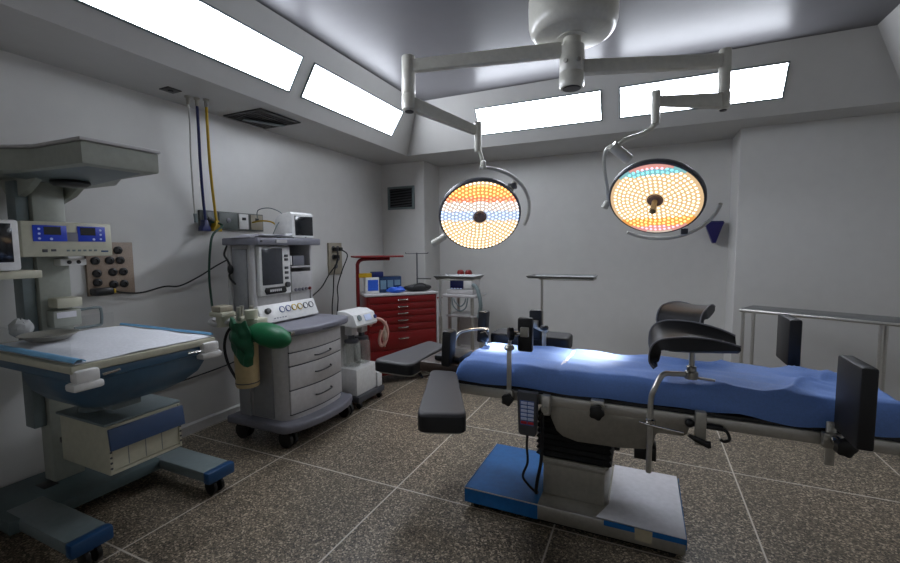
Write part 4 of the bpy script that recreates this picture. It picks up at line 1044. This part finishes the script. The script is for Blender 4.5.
# knee crutches
def crutch(label, yc, rail, s_, lift, rzz, tilt, ox=0, oz=0, px=0, trough=.034):
    t = thing('knee_crutch', label, 'knee crutch', (.205+ox,yc,.69), 0, 'padded knee crutches')
    prof = crom([(-.140,.222), (-.160,.26), (-.155,.335), (-.115,.380), (-.03,.395), (.06,.390), (.14,.372), (.195,.352)], 4)
    npf = len(prof)-1
    M = Matrix.Translation((.205+ox+px,yc,.69+oz+.34)) @ Matrix.Rotation(rzz,4,'Z') @ Matrix.Rotation(tilt,4,'Y') @ Matrix.Rotation(lift,4,'X') @ Matrix.Translation((0,0,-.34))
    def f(u, v):
        k = min(int(u*npf), npf-1); p = prof[k].lerp(prof[k+1], u*npf-k)
        w = .115*(1-.45*max(0, u-.5)/.5)*(1-.35*max(0, .25-u)/.25)
        return M @ V(p.x, (2*v-1)*w, p.y+trough*abs(2*v-1)**2.2-.012)
    def th(u, v):
        k = min(int(u*npf), npf-1); p = prof[k].lerp(prof[k+1], u*npf-k)
        flat = max(.014, p.y-.335)
        w = max(0, min(1, (u-.30)/.18))
        return .046*(1-w)*(1-.5*max(0, .2-u)/.2)+flat*w
    MB().shell(f, 48, 18, th).build('pad', BLACK, t, sharp=60)
    for vv in (0.0, 1.0): MB().tube([f(i/40, vv)+V(0,0,.002) for i in range(41)], .004, 6).build('piping', MGREY, t)
    yp = yc
    MB().cyl((.205+ox,yp,.882),(.205+ox,yp,1.03+oz),.013,seg=14).build('stem', STEEL, t)
    m = MB(); m.lathe([(.018,.882), (.028,.884), (.028,.915), (.021,.92), (.021,.94), (.014,.945)], (.205+ox,yp,0), seg=20); m.build('swivel', STEELD, t)
    MB().tube([(.205+ox,yp,.89), (.30+ox,yp-s_*.01,.888)], .006, 8).build('lever', STEEL, t)
    yr = rail-s_*.02
    MB().tube(crom([(.20+ox,yp,.90), (.13+ox,yp-s_*.01,.90), (.085+ox,(yp*.6+yr*.4),.893), (.05+ox,yr,.83), (.038+ox,yr,.78), (.037+ox,yr,.66), (.036+ox,yr,.425)], 6), .0125, 12).build('bent_rod', STEEL, t)
    m = MB(); m.box(.015+ox,.06+ox,min(yr-.02,rail),max(yr+.02,rail-.0),.672,.70,.004) if False else m.lathe([(.018,.655), (.024,.66), (.024,.685), (.018,.69)], (.037+ox,yr,0), seg=16)
    m.build('rail_clamp', CHROME, t)
    MB().tube([(-.01+ox,yr-s_*.022,.672), (.04+ox,yr-s_*.026,.665), (.175+ox,yr-s_*.026,.652)], .005, 8).build('clamp_lever', CHROME, t)
    return t
crutch('near black padded knee crutch on a bent steel rod', 2.245, 2.203, 1, radians(11), 0, 0, 0, .01, -.02)
crutch('far black padded knee crutch half hidden behind the near one', 2.80, 2.726, -1, 0, radians(64), radians(-4), -.03, .085, .06, .006)

# clamp under the right half
t = thing('rail_clamp', 'dark clamp with T handle and hook under the knee crutch', 'clamp', (.245,2.19,.69), 0, 'clamps on the table rail')
MB().box(.22,.265,2.165,2.203,.60,.755,.006).build('block', STEELD, t)
MB().prism([(.19,.642), (.215,.625), (.272,.60), (.285,.605), (.282,.632), (.265,.63), (.24,.638), (.20,.652)], 2.145, 2.17, 'y', .006).build('t_handle', BLKP, t)
m = MB(); m.cyl((.20,2.19,.69),(.33,2.19,.685),.012,seg=12); m.ball((.20,2.19,.69), .02); m.build('cross_bar', BLKP, t)
MB().tube(crom([(.32,2.19,.685), (.345,2.185,.675), (.355,2.18,.645), (.335,2.18,.632), (.32,2.18,.64)], 5), .007, 8).build('hook', BLKP, t)

# foot boards: upright pads square to the table, reaching out from each rail
def footboard(label, x0, x1, y0, y1, z0, z1, rail, s_):
    t = thing('foot_board', label, 'body support', ((x0+x1)/2,(y0+y1)/2,.7), 0, 'tall rectangular pads on the leg section')
    MB().box(x0,x1,y0,y1,z0,z1,.010).build('pad', BLACK, t)
    MB().box(x1-.001,x1+.006,y0+.05,y1-.05,z0+.06,z1-.06,.002).build('back_plate', STEELD, t)
    yr = rail-s_*.014; xm = x0-.008 if s_ > 0 else x1-.01
    MB().box(xm-.017,xm+.017,yr-.006,yr+.006,.595,.78,.005).build('blade', STEEL, t)
    MB().tube([(xm,yr,.765), (x1+.01,yr+.0*s_,.79), (x1+.012,(y0+y1)/2,z0+.10)], .010, 8).build('strut', STEEL, t)
    MB().box(xm-.03,xm+.03,min(rail,rail-s_*.034),max(rail,rail-s_*.034),.672,.735,.006).build('rail_socket', STEELD, t)
    MB().cyl((xm+.01,rail-s_*.034,.712),(xm+.02,rail-s_*.075,.708),.02,seg=16).build('knob_shaft', CHROME, t)
    starknob(MB(), (xm+.02,rail-s_*.07,.708), (.2,-s_,-.05), .034, .034).build('knob', BLKP, t)
footboard('near tall black foot board standing up at the right end of the table', .712, .765, 1.985, 2.20, .752, 1.058, 2.203, 1)
footboard('far tall black foot board standing up behind the sheet', .685, .742, 2.735, 2.96, .865, 1.112, 2.726, -1)

# ------------------------------------------------------------------ light, camera, render look
w = bpy.data.worlds.new('World'); S.world = w; w.use_nodes = True
w.node_tree.nodes['Background'].inputs[0].default_value = (.6, .65, .75, 1)
w.node_tree.nodes['Background'].inputs[1].default_value = .02

cam = bpy.data.cameras.new('camera'); co = bpy.data.objects.new('camera', cam); COL.objects.link(co)
cam.sensor_width = 36; cam.lens = 430.455/900*36; cam.clip_start = .05
co.matrix_world = Matrix(((CR.x, CU.x, -CF.x, CAMP.x), (CR.y, CU.y, -CF.y, CAMP.y), (CR.z, CU.z, -CF.z, CAMP.z), (0,0,0,1)))
S.camera = co
for o in LOCALS:
    if '_local' in o: del o['_local']
vs = S.view_settings
S.display_settings.display_device = 'sRGB'
vs.view_transform = 'Standard'; vs.look = 'None'; vs.gamma = 1; vs.use_curve_mapping = False
vs.exposure = 0.33
S.cycles.max_bounces = 10; S.cycles.diffuse_bounces = 6
